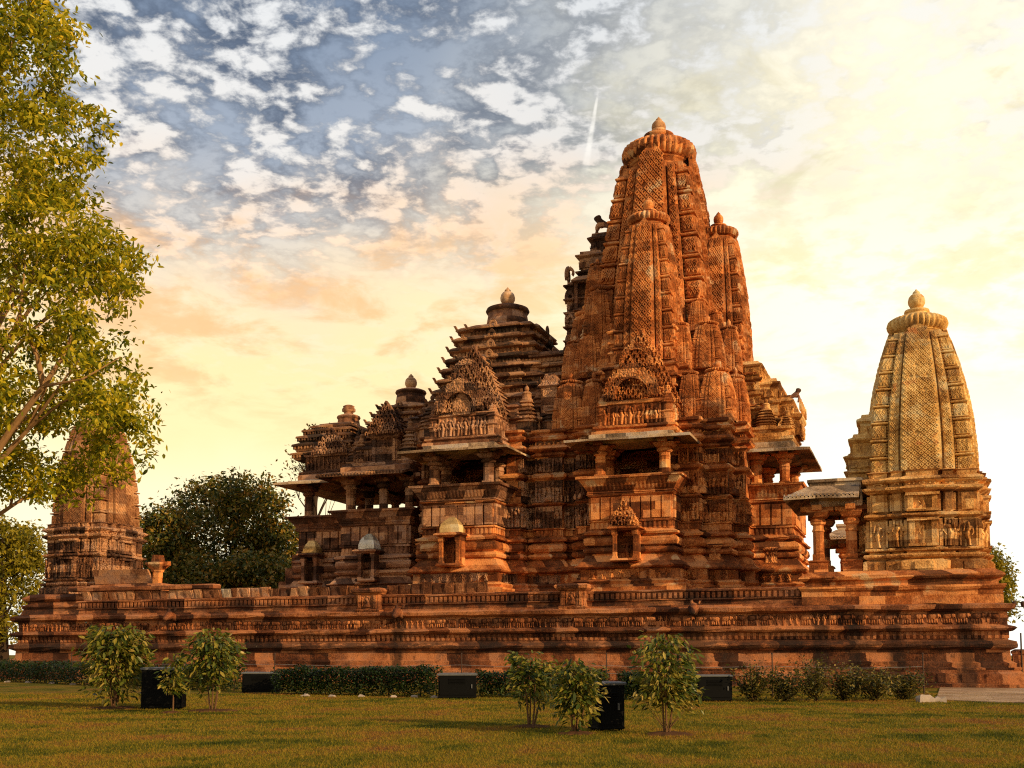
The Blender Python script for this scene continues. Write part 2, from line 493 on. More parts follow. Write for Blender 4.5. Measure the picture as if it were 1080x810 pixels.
def cross(cx, cy, steps):
    """four-fold stepped plan: steps = [(half width, distance)] from the middle of a face to the corner"""
    q = []
    for i, (a, d) in enumerate(steps):
        q.append((a, -d))
        if i + 1 < len(steps): q.append((a, -steps[i + 1][1]))
    if abs(steps[-1][0] - steps[-1][1]) > 1e-6: q.append((steps[-1][0], -steps[-1][0]))
    side = [(-x, y) for x, y in q[::-1]] + q
    out = []
    for k in range(4):
        c, s_ = [(1, 0), (0, 1), (-1, 0), (0, -1)][k]
        for x, y in side: out.append((cx + x * c - y * s_, cy + x * s_ + y * c))
    P = [out[0]]
    for p in out[1:]:
        if math.hypot(p[0] - P[-1][0], p[1] - P[-1][1]) > 1e-6: P.append(p)
    if math.hypot(P[0][0] - P[-1][0], P[0][1] - P[-1][1]) < 1e-6: P.pop()
    return P


def mirror_v(front, vc):
    """front half of a plan (left to right) closed by its mirror image about v = vc"""
    return front + [(u, 2 * vc - v) for u, v in front[::-1]]


def T(x=0, y=0, z=0, sx=1, sy=1, sz=1, rz=0.0):
    c, s_ = math.cos(rz), math.sin(rz)
    return np.array([[c * sx, -s_ * sy, 0, x], [s_ * sx, c * sy, 0, y], [0, 0, sz, z], [0, 0, 0, 1]], float)


# ------------------------------------------------------------------ carved templates
def figure_template(kind):
    """a standing deity in the swaying pose, facing -y, one unit tall"""
    sway = [0, .0, .02, .055, .07, .03, -.02, -.03, -.02, .0, .01, .01]
    hz = [0, .03, .22, .42, .50, .60, .74, .82, .86, .90, .96, 1.04]
    wx = [.12, .10, .095, .12, .145, .085, .135, .15, .05, .075, .085, .03]
    wy = [.10, .09, .09, .11, .12, .08, .11, .10, .05, .075, .08, .03]
    if kind % 2: sway = [-q for q in sway]
    if kind == 2:
        hz = [0, .05, .18, .30, .42, .52, .66, .76, .81, .86, .93, 1.0]
        wx = [.24, .27, .25, .16, .12, .11, .15, .17, .05, .08, .09, .03]
        wy = [.14, .17, .18, .14, .11, .09, .11, .10, .05, .08, .08, .03]
    a = np.arange(8) / 8 * 2 * math.pi
    b = MB()
    b.rings([np.stack([sw + w_ * np.cos(a), d * np.sin(a), np.full(8, z)], 1) for sw, z, w_, d in zip(sway, hz, wx, wy)], True, True, True)

    def limb(p, q, r0, r1):
        p, q = np.array(p), np.array(q)
        b.rings([np.stack([c[0] + r * np.cos(a[::2]), c[1] + r * np.sin(a[::2]) * .8, np.full(4, c[2])], 1) for c, r in ((p, r0), ((p + q) / 2, (r0 + r1) / 2), (q, r1))], True, True, True)
    sg = -1 if kind % 2 else 1
    limb((-.16 * sg, -.02, .79), (-.21 * sg, -.03, .56), .042, .035)
    limb((-.21 * sg, -.03, .56), (-.12 * sg, -.10, .42), .035, .028)
    limb((.15 * sg, -.02, .80), (.23 * sg, -.04, .62), .042, .036)
    limb((.23 * sg, -.05, .62), (.17 * sg, -.09, .93), .036, .028)
    return np.concatenate(b.v), pack(b.f)


def pack(fs):
    d = {}
    for f in fs: d.setdefault(f.shape[1], []).append(f)
    return [np.concatenate(x) for x in d.values()]


def elephant_template():
    """walking elephant seen from the side, facing +x, about 1 wide and .9 tall"""
    b = MB()
    a = np.arange(8) / 8 * 2 * math.pi

    def loft(pts):
        b.rings([np.stack([np.full(8, x) + rx * 0, y + ry * np.cos(a), z + rz_ * np.sin(a)], 1) for x, y, z, ry, rz_, rx in pts], True, True, True)
    loft([(-.46, 0, .56, .04, .10, 0), (-.40, 0, .58, .15, .21, 0), (-.2, 0, .58, .18, .25, 0), (.05, 0, .60, .18, .24, 0), (.2, 0, .62, .14, .20, 0), (.28, 0, .68, .13, .17, 0), (.40, 0, .70, .13, .17, 0), (.50, 0, .64, .08, .12, 0)])
    for x, dx in ((-.34, -.04), (-.22, .06), (.06, -.05), (.16, .05)):
        b.rings([np.stack([x + q[0] + q[2] * np.cos(a), q[2] * np.sin(a), np.full(8, q[1])], 1) for q in ((0, .5, .085), (dx * .6, .25, .07), (dx, 0, .075))], True, True, True)
    b.rings([np.stack([x + r * np.cos(a), r * np.sin(a), np.full(8, z)], 1) for x, z, r in ((.46, .64, .075), (.54, .45, .06), (.56, .25, .05), (.60, .10, .04))], True, True, True)
    b.box(.22, .36, -.17, .17, .48, .78)
    return np.concatenate(b.v), pack(b.f)


def arch_template():
    """horseshoe (gavaksha) motif facing -y: one wide, one tall, with an open eye"""
    b = MB()
    n = 9
    an = np.linspace(R(-50), R(230), n)
    ro, ri = .50, .24
    rs = []
    for q in an:
        c, s_ = math.cos(q), math.sin(q)
        k = 1 + .35 * max(0, s_) ** 8
        rs.append([[ro * c, 0, .45 + ro * s_ * k], [ro * c * .92, -.3, .45 + ro * .92 * s_ * k], [ri * c, -.3, .45 + ri * s_], [ri * c, 0, .45 + ri * s_]])
    b.rings(rs, True, True, True)
    return np.concatenate(b.v), pack(b.f)


def band_template():
    """half-round arch band facing -y, one wide"""
    b = MB()
    rs = []
    for q in np.linspace(R(-18), R(198), 15):
        c, s_ = math.cos(q), math.sin(q)
        k = 1 + .3 * max(0, s_) ** 10
        rs.append([[.5 * c, 0, .2 + .5 * s_ * k], [.5 * c, -.3, .2 + .5 * s_ * k], [.42 * c, -.3, .2 + .42 * s_], [.42 * c, 0, .2 + .42 * s_]])
    b.rings(rs, True, True, True)
    return np.concatenate(b.v), pack(b.f)


def cell_template():
    """one pierced lozenge of the carved net on a spire, facing -y; staggered rows interlock"""
    b = MB()
    V = [[-.50, 0, 1], [0, 0, .06], [.50, 0, 1], [0, 0, 1.94], [-.40, -1, 1], [0, -1, .26], [.40, -1, 1], [0, -1, 1.74], [-.2, -1, 1], [0, -1, .62], [.2, -1, 1], [0, -1, 1.38], [0, .1, 1]]
    b.add(V, [[0, 1, 5, 4], [1, 2, 6, 5], [2, 3, 7, 6], [3, 0, 4, 7], [4, 5, 9, 8], [5, 6, 10, 9], [6, 7, 11, 10], [7, 4, 8, 11], [8, 9, 12], [9, 10, 12], [10, 11, 12], [11, 8, 12]])
    return np.concatenate(b.v), pack(b.f)


FIG = [figure_template(k) for k in range(3)]
ELE = elephant_template()
ARCH = arch_template()
BAND = band_template()
CELL = cell_template()
FRONT, RIGHT, LEFT, BACK = 0.0, math.pi / 2, -math.pi / 2, math.pi   # -y, +x, -x, +y


def seg_frame(a, b):
    a, b = np.array(a, float), np.array(b, float)
    d = b - a
    L = np.linalg.norm(d)
    return a, d / L, L, math.atan2(d[1], d[0])


def figures_on(mb, a, b, z, h, sp=.5, out=.02, frame=True, kinds=(0, 1, 2), depth=1.7):
    """a row of statues in shallow framed bays along the wall from a to b (outside on the right hand)"""
    a, d, L, rz = seg_frame(a, b)
    nrm = np.array([d[1], -d[0]])
    n = max(1, int(round(L / sp)))
    ms = {k: [] for k in kinds}
    for i in range(n):
        p = a + d * L * (i + .5) / n + nrm * (out + .07)
        hh = h * random.uniform(.84, .98) * (.78 if random.random() < .2 else 1)
        k = random.choice(kinds)
        ms[k].append(T(p[0], p[1], z, hh * .9, hh * depth, hh, rz))
    for k, q in ms.items():
        if q: mb.inst(*FIG[k], q)
    c = a + d * L / 2 + nrm * (out + .006)
    mb.obox([*c, z + h / 2], [*(d * (L / 2 - .01)), 0], [*(nrm * .012), 0], [0, 0, h / 2 + .02])
    if frame:
        for i in range(n + 1):
            p = a + d * min(max(L * i / n, .05), L - .05)
            c = np.array([p[0] + nrm[0] * out, p[1] + nrm[1] * out, z + h / 2])
            mb.obox(c, [d[0] * .04, d[1] * .04, 0], [nrm[0] * .15, nrm[1] * .15, 0], [0, 0, h / 2])


def cells_on(mb, x0, x1, yf, z0, z1, nx, nz, d, rz=0.0, stag=True):
    """net of carved bosses on the plane y = yf, then turned about the axis by rz"""
    mats = []
    cw, ch = (x1 - x0) / nx, (z1 - z0) / nz
    r = T(rz=rz)
    for k in range(nz - 1):
        o = .5 if (stag and k % 2) else 0
        for i in range(nx if not o else nx - 1):
            if random.random() < .025: continue
            mats.append(r @ T(x0 + (i + .5 + o) * cw, yf, z0 + k * ch, cw, d * random.uniform(.75, 1.2), ch))
    if mats: mb.inst(*CELL, mats)


def colbox(mb, x0, x1, y0, y1, prof, rz=0.0):
    r = T(rz=rz)[:2, :2]
    rs = []
    for o, z in prof:
        q = np.array([[x0 - o, y0 - o], [x1 + o, y0 - o], [x1 + o, y1 + o], [x0 - o, y1 + o]]) @ r.T
        rs.append(np.hstack([q, np.full((4, 1), z)]))
    mb.rings(rs, True, False, True)


def spire_mesh(name, mat, H, top=.56, power=2.0, rows=40, bhumi=8, nx=5, side=2, tongue=.05, disc=True, dep=1.0):
    """curved tower (half width 1, height H), ribbed stone disc optional; warped from straight columns"""
    b = MB()
    zs = np.linspace(0, H, max(10, rows // 2))
    core = cross(0, 0, [(.40, .98), (.64, .90), (.86, .86)])
    b.stack(core, [(0, z) for z in zs], True, True, jit=0, step=0)
    for k in range(4):
        rz = k * math.pi / 2
        # central band with its pointed tongue over the neck
        zt = H * (1 + tongue)
        colbox(b, -.40, .40, -1.10, -.9, [(0, z) for z in np.linspace(0, H * .99, len(zs))], rz)
        r = T(rz=rz)
        V = np.array([[-.40, -1.10, H * .985], [.40, -1.10, H * .985], [.40, -.96, H * .985], [-.40, -.96, H * .985], [-.22, -1.12, zt], [.22, -1.12, zt], [.22, -.99, zt], [-.22, -.99, zt], [0, -1.14, zt + H * .035]])
        V = V @ r[:3, :3].T
        b.add(V, [[0, 1, 5, 4], [1, 2, 6, 5], [2, 3, 7, 6], [3, 0, 4, 7], [4, 5, 8], [5, 6, 8], [6, 7, 8], [7, 4, 8]])
        cells_on(b, -.39, .39, -1.10, 0, zt, nx, int(rows * 1.05), .034 * dep, rz)
        # bands beside it
        for s_ in (-1, 1):
            x0, x1 = (.445, .645) if s_ > 0 else (-.645, -.445)
            colbox(b, x0, x1, -1.025, -.9, [(0, z) for z in np.linspace(0, H * .985, len(zs))], rz)
            cells_on(b, x0 + .01, x1 - .01, -1.025, 0, H * .985, side, rows, .03 * dep, rz)
        # corner piers, cut into storeys by little ribbed rings
        x0, x1 = .70, .97
        prof, hb = [], H * .965 / bhumi
        for q in range(bhumi):
            z0 = q * hb
            prof += [(0, z0), (0, z0 + hb * .70), (-.035, z0 + hb * .72), (-.035, z0 + hb * .76), (.035, z0 + hb * .79), (.05, z0 + hb * .84), (.03, z0 + hb * .89), (-.035, z0 + hb * .91), (-.035, z0 + hb * .97)]
            for s_ in (0, 1):
                rr = rz if s_ == 0 else rz + math.pi / 2
                xx = (x0 + .02, x1 - .02) if s_ == 0 else (-x1 + .02, -x0 - .02)
                cells_on(b, xx[0], xx[1], -.97, z0 + hb * .03, z0 + hb * .69, side + 1, max(2, int(rows / bhumi * .72)), .022 * dep, rr)
        prof.append((-.05, H * .968))
        colbox(b, x0, x1, -.97, -.70, prof, rz)
        # the wall between pier and band, seen as fine horizontal courses
        for s_ in (-1, 1):
            xa, xb = (.66, .69) if s_ > 0 else (-.69, -.66)
            pr = []
            for q in range(rows):
                za = q * H / rows
                pr += [(0, za), (0, za + H / rows * .55), (-.03, za + H / rows * .6), (-.03, za + H / rows * .95)]
            colbox(b, xa, xb, -.93, -.86, pr, rz)
    V = np.concatenate(b.v)
    t_ = np.clip(V[:, 2] / H, 0, 1.1)
    sc = 1 - (1 - top) * t_ ** power
    V[:, 0] *= sc
    V[:, 1] *= sc
    b.v = [V]
    if disc:
        amalaka(b, 0, 0, H, top * 1.12, .05 * H)
        finial(b, 0, 0, H + .135 * H, top * .30)
    return b.mesh(name, mat)


def amalaka(b, cx, cy, z, r, h, n=28):
    """neck, ribbed disc and small cap"""
    b.lathe(cx, cy, [(r * .80, z - h * .8), (r * .80, z + h * .35), (r * .88, z + h * .4)], 32)
    b.lathe(cx, cy, [(r * .80, z + .42 * h, 0), (r * .93, z + .55 * h, .6), (r * 1.0, z + .85 * h, 1), (r * 1.02, z + 1.15 * h, 1), (r * .97, z + 1.5 * h, 1), (r * .82, z + 1.75 * h, .7), (r * .6, z + 1.85 * h, 0)], n * 4, n, .16)
    b.lathe(cx, cy, [(r * .6, z + 1.8 * h), (r * .52, z + 2.05 * h), (r * .40, z + 2.1 * h), (r * .40, z + 2.25 * h), (r * .46, z + 2.3 * h), (r * .44, z + 2.5 * h), (r * .25, z + 2.62 * h), (r * .12, z + 2.7 * h)], 24)


def finial(b, cx, cy, z, r):
    """pot finial"""
    b.lathe(cx, cy, [(r * .55, z - r * .3), (r * .5, z), (r * .78, z + r * .12), (r * 1.0, z + r * .55), (r * 1.03, z + r * .95), (r * .92, z + r * 1.4), (r * .66, z + r * 1.72), (r * .40, z + r * 1.85), (r * .46, z + r * 1.95), (r * .38, z + r * 2.1), (r * .2, z + r * 2.25), (r * .07, z + r * 2.45)], 18)


def lathe_obj(fn, name, mat, parent, *a):
    b = MB()
    fn(b, *a)
    return b.build(name, mat, parent, smooth=True)


def udgama(mb, a, b, z, h, rows=6, depth=.7, arch=.62, pw=.78):
    """pediment of heaped carved arches over the wall segment a-b, narrowing upwards"""
    a, d, L, rz = seg_frame(a, b)
    nrm = np.array([d[1], -d[0]])
    mid = a + d * L / 2
    for k in range(rows):
        f = k / rows
        wd = L * (1 - f) ** pw * .5
        dz = h / rows
        zb = z + k * dz
        dp = depth * (1 - f * .75)
        c = mid - nrm * .6 + nrm * dp / 2
        # body of this course, with a lip
        for (hw, z0, z1, e) in ((wd * .94, zb, zb + dz * .8, 0), (wd, zb + dz * .8, zb + dz, .07)):
            mb.obox([*(c + nrm * e / 2), (z0 + z1) / 2], [*(d * hw), 0], [*(nrm * (dp + .6 + e) / 2), 0], [0, 0, (z1 - z0) / 2])
        n = max(1, int(round(wd * 2 / arch)))
        ms = []
        for i in range(n):
            p = mid + d * ((i + .5) / n - .5) * 2 * wd * .97 + nrm * (dp / 2 + dp / 2 + .01 - .02)
            sz = dz * random.uniform(1.0, 1.25)
            ms.append(T(p[0], p[1], zb + random.uniform(-.05, .05), 2 * wd / n * .98, .4, sz, rz))
        mb.inst(*ARCH, ms)
        for s_ in (-1, 1):   # crockets that break the sloping outline
            p = mid + d * s_ * wd + nrm * (dp * .6)
            mb.inst(*ARCH, [T(p[0], p[1], zb + dz * .2, arch * .6, .5, dz * 1.15, rz)])
    p = mid + nrm * depth * .15
    mb.inst(*ARCH, [T(p[0], p[1], z + h * .97, arch * 1.1, .8, arch * 1.5, rz)])
    mb.obox([*p, z + h * 1.05], [*(d * .12), 0], [*(nrm * .1), 0], [0, 0, h * .08])


def eave(mb, x0, x1, y0, y1, ov, z_in, z_out, th=.13, sides='flrb', lip=True):
    """sloping stone eave round a rectangle: inner edge at z_in, outer at z_out"""
    i = [(x0, y0), (x1, y0), (x1, y1), (x0, y1)]
    ox0 = x0 - (ov if 'l' in sides else 0)
    ox1 = x1 + (ov if 'r' in sides else 0)
    oy0 = y0 - (ov if 'f' in sides else 0)
    oy1 = y1 + (ov if 'b' in sides else 0)
    o = [(ox0, oy0), (ox1, oy0), (ox1, oy1), (ox0, oy1)]
    I, O = densify(np.array(i, float), .8), None
    # same number of points on both outlines
    O = []
    for k in range(4):
        a, b_ = np.array(o[k]), np.array(o[(k + 1) % 4])
        n = max(1, int(np.linalg.norm(np.array(i[(k + 1) % 4]) - np.array(i[k])) / .8))
        for q in range(n): O.append(a + (b_ - a) * q / n)
    O = np.array(O, float)
    I = []
    for k in range(4):
        a, b_ = np.array(i[k], float), np.array(i[(k + 1) % 4], float)
        n = max(1, int(np.linalg.norm(b_ - a) / .8))
        for q in range(n): I.append(a + (b_ - a) * q / n)
    I = np.array(I)
    n = len(O)
    j = lambda s_: rng.normal(0, s_, (n, 1))
    mk = lambda P, z, s_=.012: np.hstack([P, np.full((n, 1), z) + j(s_)])
    mb.rings([mk(I, z_in - th), mk(O, z_out - th * .9), mk(O, z_out), mk(I, z_in)], True, True, True)


def pillar(mb, x, y, z0, z1, r=.24):
    """square-footed round-shouldered pillar with bracket capital"""
    H = z1 - z0
    sq = lambda a: rect(x - a, x + a, y - a, y + a)
    octo = lambda a: [(x + a * 1.08 * math.cos(R(22.5 + 45 * k)), y + a * 1.08 * math.sin(R(22.5 + 45 * k))) for k in range(8)]
    mb.stack(sq(r), [(.10, z0), (.10, z0 + .10 * H), (.02, z0 + .14 * H), (0, z0 + .16 * H), (0, z0 + .30 * H)], jit=.004, step=0)
    mb.stack(octo(r), [(0, z0 + .30 * H), (-.02, z0 + .32 * H), (-.02, z0 + .62 * H), (.02, z0 + .64 * H), (-.02, z0 + .67 * H), (-.03, z0 + .72 * H), (.06, z0 + .74 * H), (.10, z0 + .78 * H), (.02, z0 + .82 * H)], jit=.003, step=0)
    mb.stack(sq(r), [(.0, z0 + .82 * H), (.12, z0 + .84 * H), (.22, z0 + .90 * H), (.22, z0 + .93 * H)], jit=.004, step=0)
    mb.box(x - r - .48, x + r + .48, y - r * .8, y + r * .8, z1 - .07 * H, z1)
    mb.box(x - r * .8, x + r * .8, y - r - .48, y + r + .48, z1 - .073 * H, z1 - .002)


def seat_wall(mb, plan, z0, z1, out0=.12, out1=.55):
    """the leaning seat back round a balcony"""
    mb.stack(plan, [(out0 - .04, z0 - .06), (out0 + .06, z0 - .02), (out0, z0 + .05), (out1 * .9, z1 - .16), (out1 + .06, z1 - .14), (out1 + .08, z1 - .02), (out1 - .06, z1), (out1 - .16, z1 - .02), (out0 - .2, z0 + .1)], False, True)


def ticks(mb, a, b, z0, z1, sp, wd, dp, out, lean=0.0):
    """small upright ribs along a band"""
    a, d, L, rz = seg_frame(a, b)
    nrm = np.array([d[1], -d[0]])
    n = max(1, int(L / sp))
    for i in range(n):
        p = a + d * L * (i + .5) / n
        c = np.array([*(p + nrm * (out + lean / 2)), (z0 + z1) / 2])
        mb.obox(c, [*(d * wd / 2), 0], [*(nrm * dp / 2), 0], [*(nrm * lean / 2), (z1 - z0) / 2])


def panel_row(mb, a, b, z0, z1, sp, out=.0):
    """upright stone panels with gaps and a carved pilaster between them"""
    a_, d, L, rz = seg_frame(a, b)
    nrm = np.array([d[1], -d[0]])
    n = max(1, int(round(L / sp)))
    for i in range(n):
        p = a_ + d * L * (i + .5) / n
        w_ = L / n * random.uniform(.39, .43)
        c = np.array([*(p + nrm * (out + random.uniform(0, .03))), (z0 + z1) / 2])
        mb.obox(c, [*(d * w_), 0], [*(nrm * .10), 0], [0, 0, (z1 - z0) / 2 * random.uniform(.95, 1.0)])


# ================================================================== the ground
b = MB()
n = 40
xs = np.linspace(-1, 1, n)
gx = np.sign(xs) * np.abs(xs) ** 3 * 1500
X, Y = np.meshgrid(gx, gx)
V = np.stack([X.ravel(), Y.ravel() - 15, np.zeros(n * n)], 1)
i = np.arange(n - 1)
A = (i[:, None] * n + i[None]).ravel()
b.add(V, np.stack([A, A + 1, A + n + 1, A + n], 1))
tag(b.build('lawn', M['lawn']), kind='structure')
# paved path along the platform on the right
b = MB()
pav = [(9.6, -13.9), (11.0, -15.0), (30, -21.5), (60, -30), (60, 30), (14.4, 30), (13.6, -.9), (9.9, -.9)]
b.rings([[(x, y, .0) for x, y in pav], [(x, y, .03) for x, y in pav]], True, False, True)
tag(b.build('paved_path', M['paving']), kind='structure')

# grass blades standing in the part of the lawn nearest the viewer
N = 230000
dd = 12.5 + (27.0) * rng.random(N) ** 1.5
xx = (rng.random(N) - .5) * 2 * (dd * .47 + .4)
gp = CAM[:2] + dd[:, None] * FW + xx[:, None] * RT
hh = rng.uniform(.012, .042, N) * (1 + (dd - 12) * .012)
ww = .0055 * (1 + (dd - 12) * .05)
ang = rng.random(N) * 2 * math.pi
ca, sa = np.cos(ang), np.sin(ang)
lean = rng.normal(0, .018, (N, 2))
V = np.zeros((N, 3, 3))
V[:, 0, 0], V[:, 0, 1] = gp[:, 0] - ca * ww, gp[:, 1] - sa * ww
V[:, 1, 0], V[:, 1, 1] = gp[:, 0] + ca * ww, gp[:, 1] + sa * ww
V[:, 2, :2] = gp + lean
V[:, 2, 2] = hh
b = MB()
b.add(V.reshape(-1, 3), np.arange(3 * N).reshape(N, 3))
tag(b.build('grass', M['blade']), kind='stuff')

# ================================================================== the platform
VC = 12.7
plat = empty('stone_platform', (-12.5, 0, 0), 'long terraced red sandstone platform with elephant frieze that the temples stand on', 'platform')
PU0, PU1, PV1 = -37.45, 12.5, 25.4
prof = [(.85, 0), (.85, .16), (.6, .18), (.58, .60), (.46, .64), (.50, .80), (.28, .84), (.32, 1.02), (.10, 1.08), (.08, 1.52), (.20, 1.56), (.33, 1.64), (.36, 1.74), (.30, 1.86), (.12, 1.92), (.02, 1.96), (.02, 2.28),
        (.26, 2.32), (.34, 2.40), (.32, 2.48), (.06, 2.56), (0, 2.58), (0, 3.1), (.10, 3.12), (.30, 3.2), (.32, 3.34), (.2, 3.41), (-.3, 3.44)]
b = MB()
b.stack(rect(PU0, PU1, 0, PV1), prof, jit=.022, step=.95)
ticks(b, (PU0, 0), (PU1, 0), 1.99, 2.27, .26, .13, .10, .03)
ticks(b, (PU1, 0), (PU1, PV1), 1.99, 2.27, .26, .13, .10, .03)
ticks(b, (PU0, 0), (PU1, 0), .22, .56, .9, .8, .06, .6)
b.build('base_moulding', M['base'], plat)
b = MB()
nE = 88
for (p, q, k) in (((PU0 + .2, -.02), (PU1 - .2, -.02), nE), ((PU1 + .02, .3), (PU1 + .02, PV1), 40)):
    a_, d_, L_, rz_ = seg_frame(p, q)
    ms = []
    for j in range(k):
        c = a_ + d_ * L_ * (j + .5) / k
        s_ = random.uniform(.46, .54)
        if random.random() < .16:
            b.inst(*FIG[random.choice((0, 1))], [T(c[0] - d_[0] * .12, c[1] - d_[1] * .12, 2.59, .4, .5, .46, rz_), T(c[0] + d_[0] * .14, c[1] + d_[1] * .14, 2.59, .4, .5, .44, rz_)])
            continue
        ms.append(T(c[0], c[1], 2.59, s_ * (1 if random.random() < .55 else -1), .5, s_ * 1.02, rz_))
    b.inst(*ELE, ms)
b.build('elephant_frieze', M['base_c'], plat, smooth=True)
# balustrade on the edge of the platform, from the far shrine to the near one
b = MB()
b.stack(rect(-33.6, 4.45, .22, .95), [(0, 3.4), (0, 3.72), (.10, 3.75), (.10, 3.80), (.0, 3.82), (0, 4.10), (.10, 4.12), (.12, 4.2), (.02, 4.24)], jit=.02)
ticks(b, (-33.6, .22), (4.45, .22), 3.83, 4.09, .24, .13, .12, .03)
b.build('balustrade', M['base'], plat)
x = -33.4
k = 0
while x < -10.0:
    wd = random.uniform(.50, .62)
    if not (-16.75 < x + wd / 2 < -15.2):
        b = MB()
        h = random.uniform(.44, .54) + (.0 if x < -14.6 else .06)
        le = random.uniform(.02, .12)
        b.obox((x + wd / 2, .42 - le, 4.22 + h / 2), (wd * .46, 0, 0), (0, .07, 0), (random.uniform(-.01, .01), -le, h / 2))
        b.obox((x + wd / 2, .42 - le - .07, 4.22 + h * .5), (wd * .30, 0, 0), (0, .03, 0), (0, -le * .9, h / 2 * .8))
        pale = k in (16, 31, 42)
        o = b.build('parapet_slab', M['paleslab'] if pale else M['slab'], plat)
        if pale: o['label'] = 'pale newly cut upright slab in the parapet'
    x += wd
    k += 1
b = MB()   # coping over the far end of the slabs
b.stack(rect(-34.2, -25.1, .16, .72), [(0, 4.72), (.08, 4.76), (.08, 4.92), (0, 4.98)], True, jit=.02)
b.build('coping', M['base'], plat)
for x in (-16.0, -5.65):   # little projecting image blocks
    b = MB()
    b.stack(rect(x - .58, x + .58, -.22, .5), [(-.1, 3.3), (.04, 3.38), (.08, 3.5), (0, 3.56), (0, 4.22), (.1, 4.27), (.2, 4.36), (.22, 4.46), (.1, 4.55)], True, jit=.012, step=0)
    b.inst(*FIG[2], [T(x, -.24, 3.62, .62, .7, .56)])
    for s_ in (-1, 1):
        b.box(x + s_ * .42 - .07, x + s_ * .42 + .07, -.30, -.2, 3.57, 4.21)
        b.inst(*FIG[0], [T(x + s_ * .27, -.23, 3.6, .3, .5, .5)])
    b.build('image_block', M['base_c'], plat)


def spout(x):
    """a beast head that throws rain water off the platform"""
    b = MB()
    a = np.arange(8) / 8 * 2 * math.pi
    pts = [(.25, 3.20, .20, .20), (-.15, 3.22, .19, .2), (-.42, 3.30, .20, .22), (-.60, 3.36, .25, .25), (-.78, 3.33, .24, .24), (-.95, 3.24, .17, .17), (-1.12, 3.16, .14, .12), (-1.2, 3.14, .08, .07)]
    b.rings([np.stack([x + .25 * -(y - .25) * .5 + r * np.cos(a), np.full(8, y), z + q * np.sin(a)], 1) for y, z, r, q in pts], True, True, True)
    for s_ in (-1, 1):
        b.obox((x + .22 + s_ * .17, -.62, 3.60), (.05, 0, .03), (0, .07, 0), (s_ * .03, .03, .09))
    return b.build('water_spout', M['base'], plat, smooth=True)


for x in (-27.2, -14.3, -.15): spout(x)

# ================================================================== the main temple
temple = empty('main_temple', (-10.5, VC, 3.44), 'large ornate red sandstone temple with pyramid roofs rising to one tall curved spire', 'temple')
# --- plans (front half, left to right; closed by the mirror about v = VC)
P_front = [(-17.4, 8.6), (-16.2, 8.6), (-16.2, 6.7), (-15.2, 6.7), (-15.2, 4.6), (-11.3, 4.6), (-11.3, 6.5), (-10.5, 6.5), (-10.5, 7.4), (-9.8, 7.4), (-9.8, 7.0), (-8.3, 7.0), (-8.3, 7.4), (-7.3, 7.4), (-7.3, 6.5), (-6.1, 6.5), (-6.1, 4.6), (-2.0, 4.6), (-2.0, 6.3),
           (-1.0, 6.3), (-1.0, 7.1), (.35, 7.1), (.35, 8.4), (1.0, 8.4), (1.0, 9.9), (3.2, 9.9)]


def w_front(N):
    q = [(-17.2, 8.8), (-16.2, 8.8), (-16.2, 6.8), (-15.2, 6.8)]
    q += [(-15.2, N), (-11.3, N)] if N > 6.9 else []
    q += [(-11.3, 6.8), (-11.3, 6.6), (-10.5, 6.6), (-10.5, 7.4), (-9.8, 7.4), (-9.8, 7.05), (-8.3, 7.05), (-8.3, 7.4), (-7.3, 7.4), (-7.3, 6.6), (-6.1, 6.6)]
    q += [(-6.1, N), (-2.0, N)] if N > 6.9 else []
    q += [(-2.0, 6.6), (-2.0, 6.35), (-1.0, 6.35), (-1.0, 7.1), (.35, 7.1), (.35, 8.4), (1.0, 8.4)]
    return q


pitha = [(.95, 3.4), (.95, 4.3), (.80, 4.36), (.80, 4.72), (.62, 4.78), (.72, 4.9), (.60, 4.98), (.42, 5.02), (.42, 5.52), (.62, 5.56), (.68, 5.64), (.50, 5.8), (.26, 6.12), (.22, 6.2), (.10, 6.22), (.10, 6.28), (.26, 6.34), (.31, 6.44), (.26, 6.55), (.08, 6.6), (.08, 6.66),
         (.22, 6.7), (.30, 6.86), (.27, 7.05), (.10, 7.14), (.06, 7.2), (.30, 7.24), (.34, 7.34), (.12, 7.44), (.02, 7.5), (.0, 7.86), (.12, 7.88), (.12, 7.95), (0, 7.97), (0, 9.14), (.10, 9.18), (.16, 9.26), (.05, 9.35)]


def segs(front, v_close=None):
    return [(front[k], front[k + 1]) for k in range(len(front) - 1)]


def hall_split(u):
    return u < -7.0


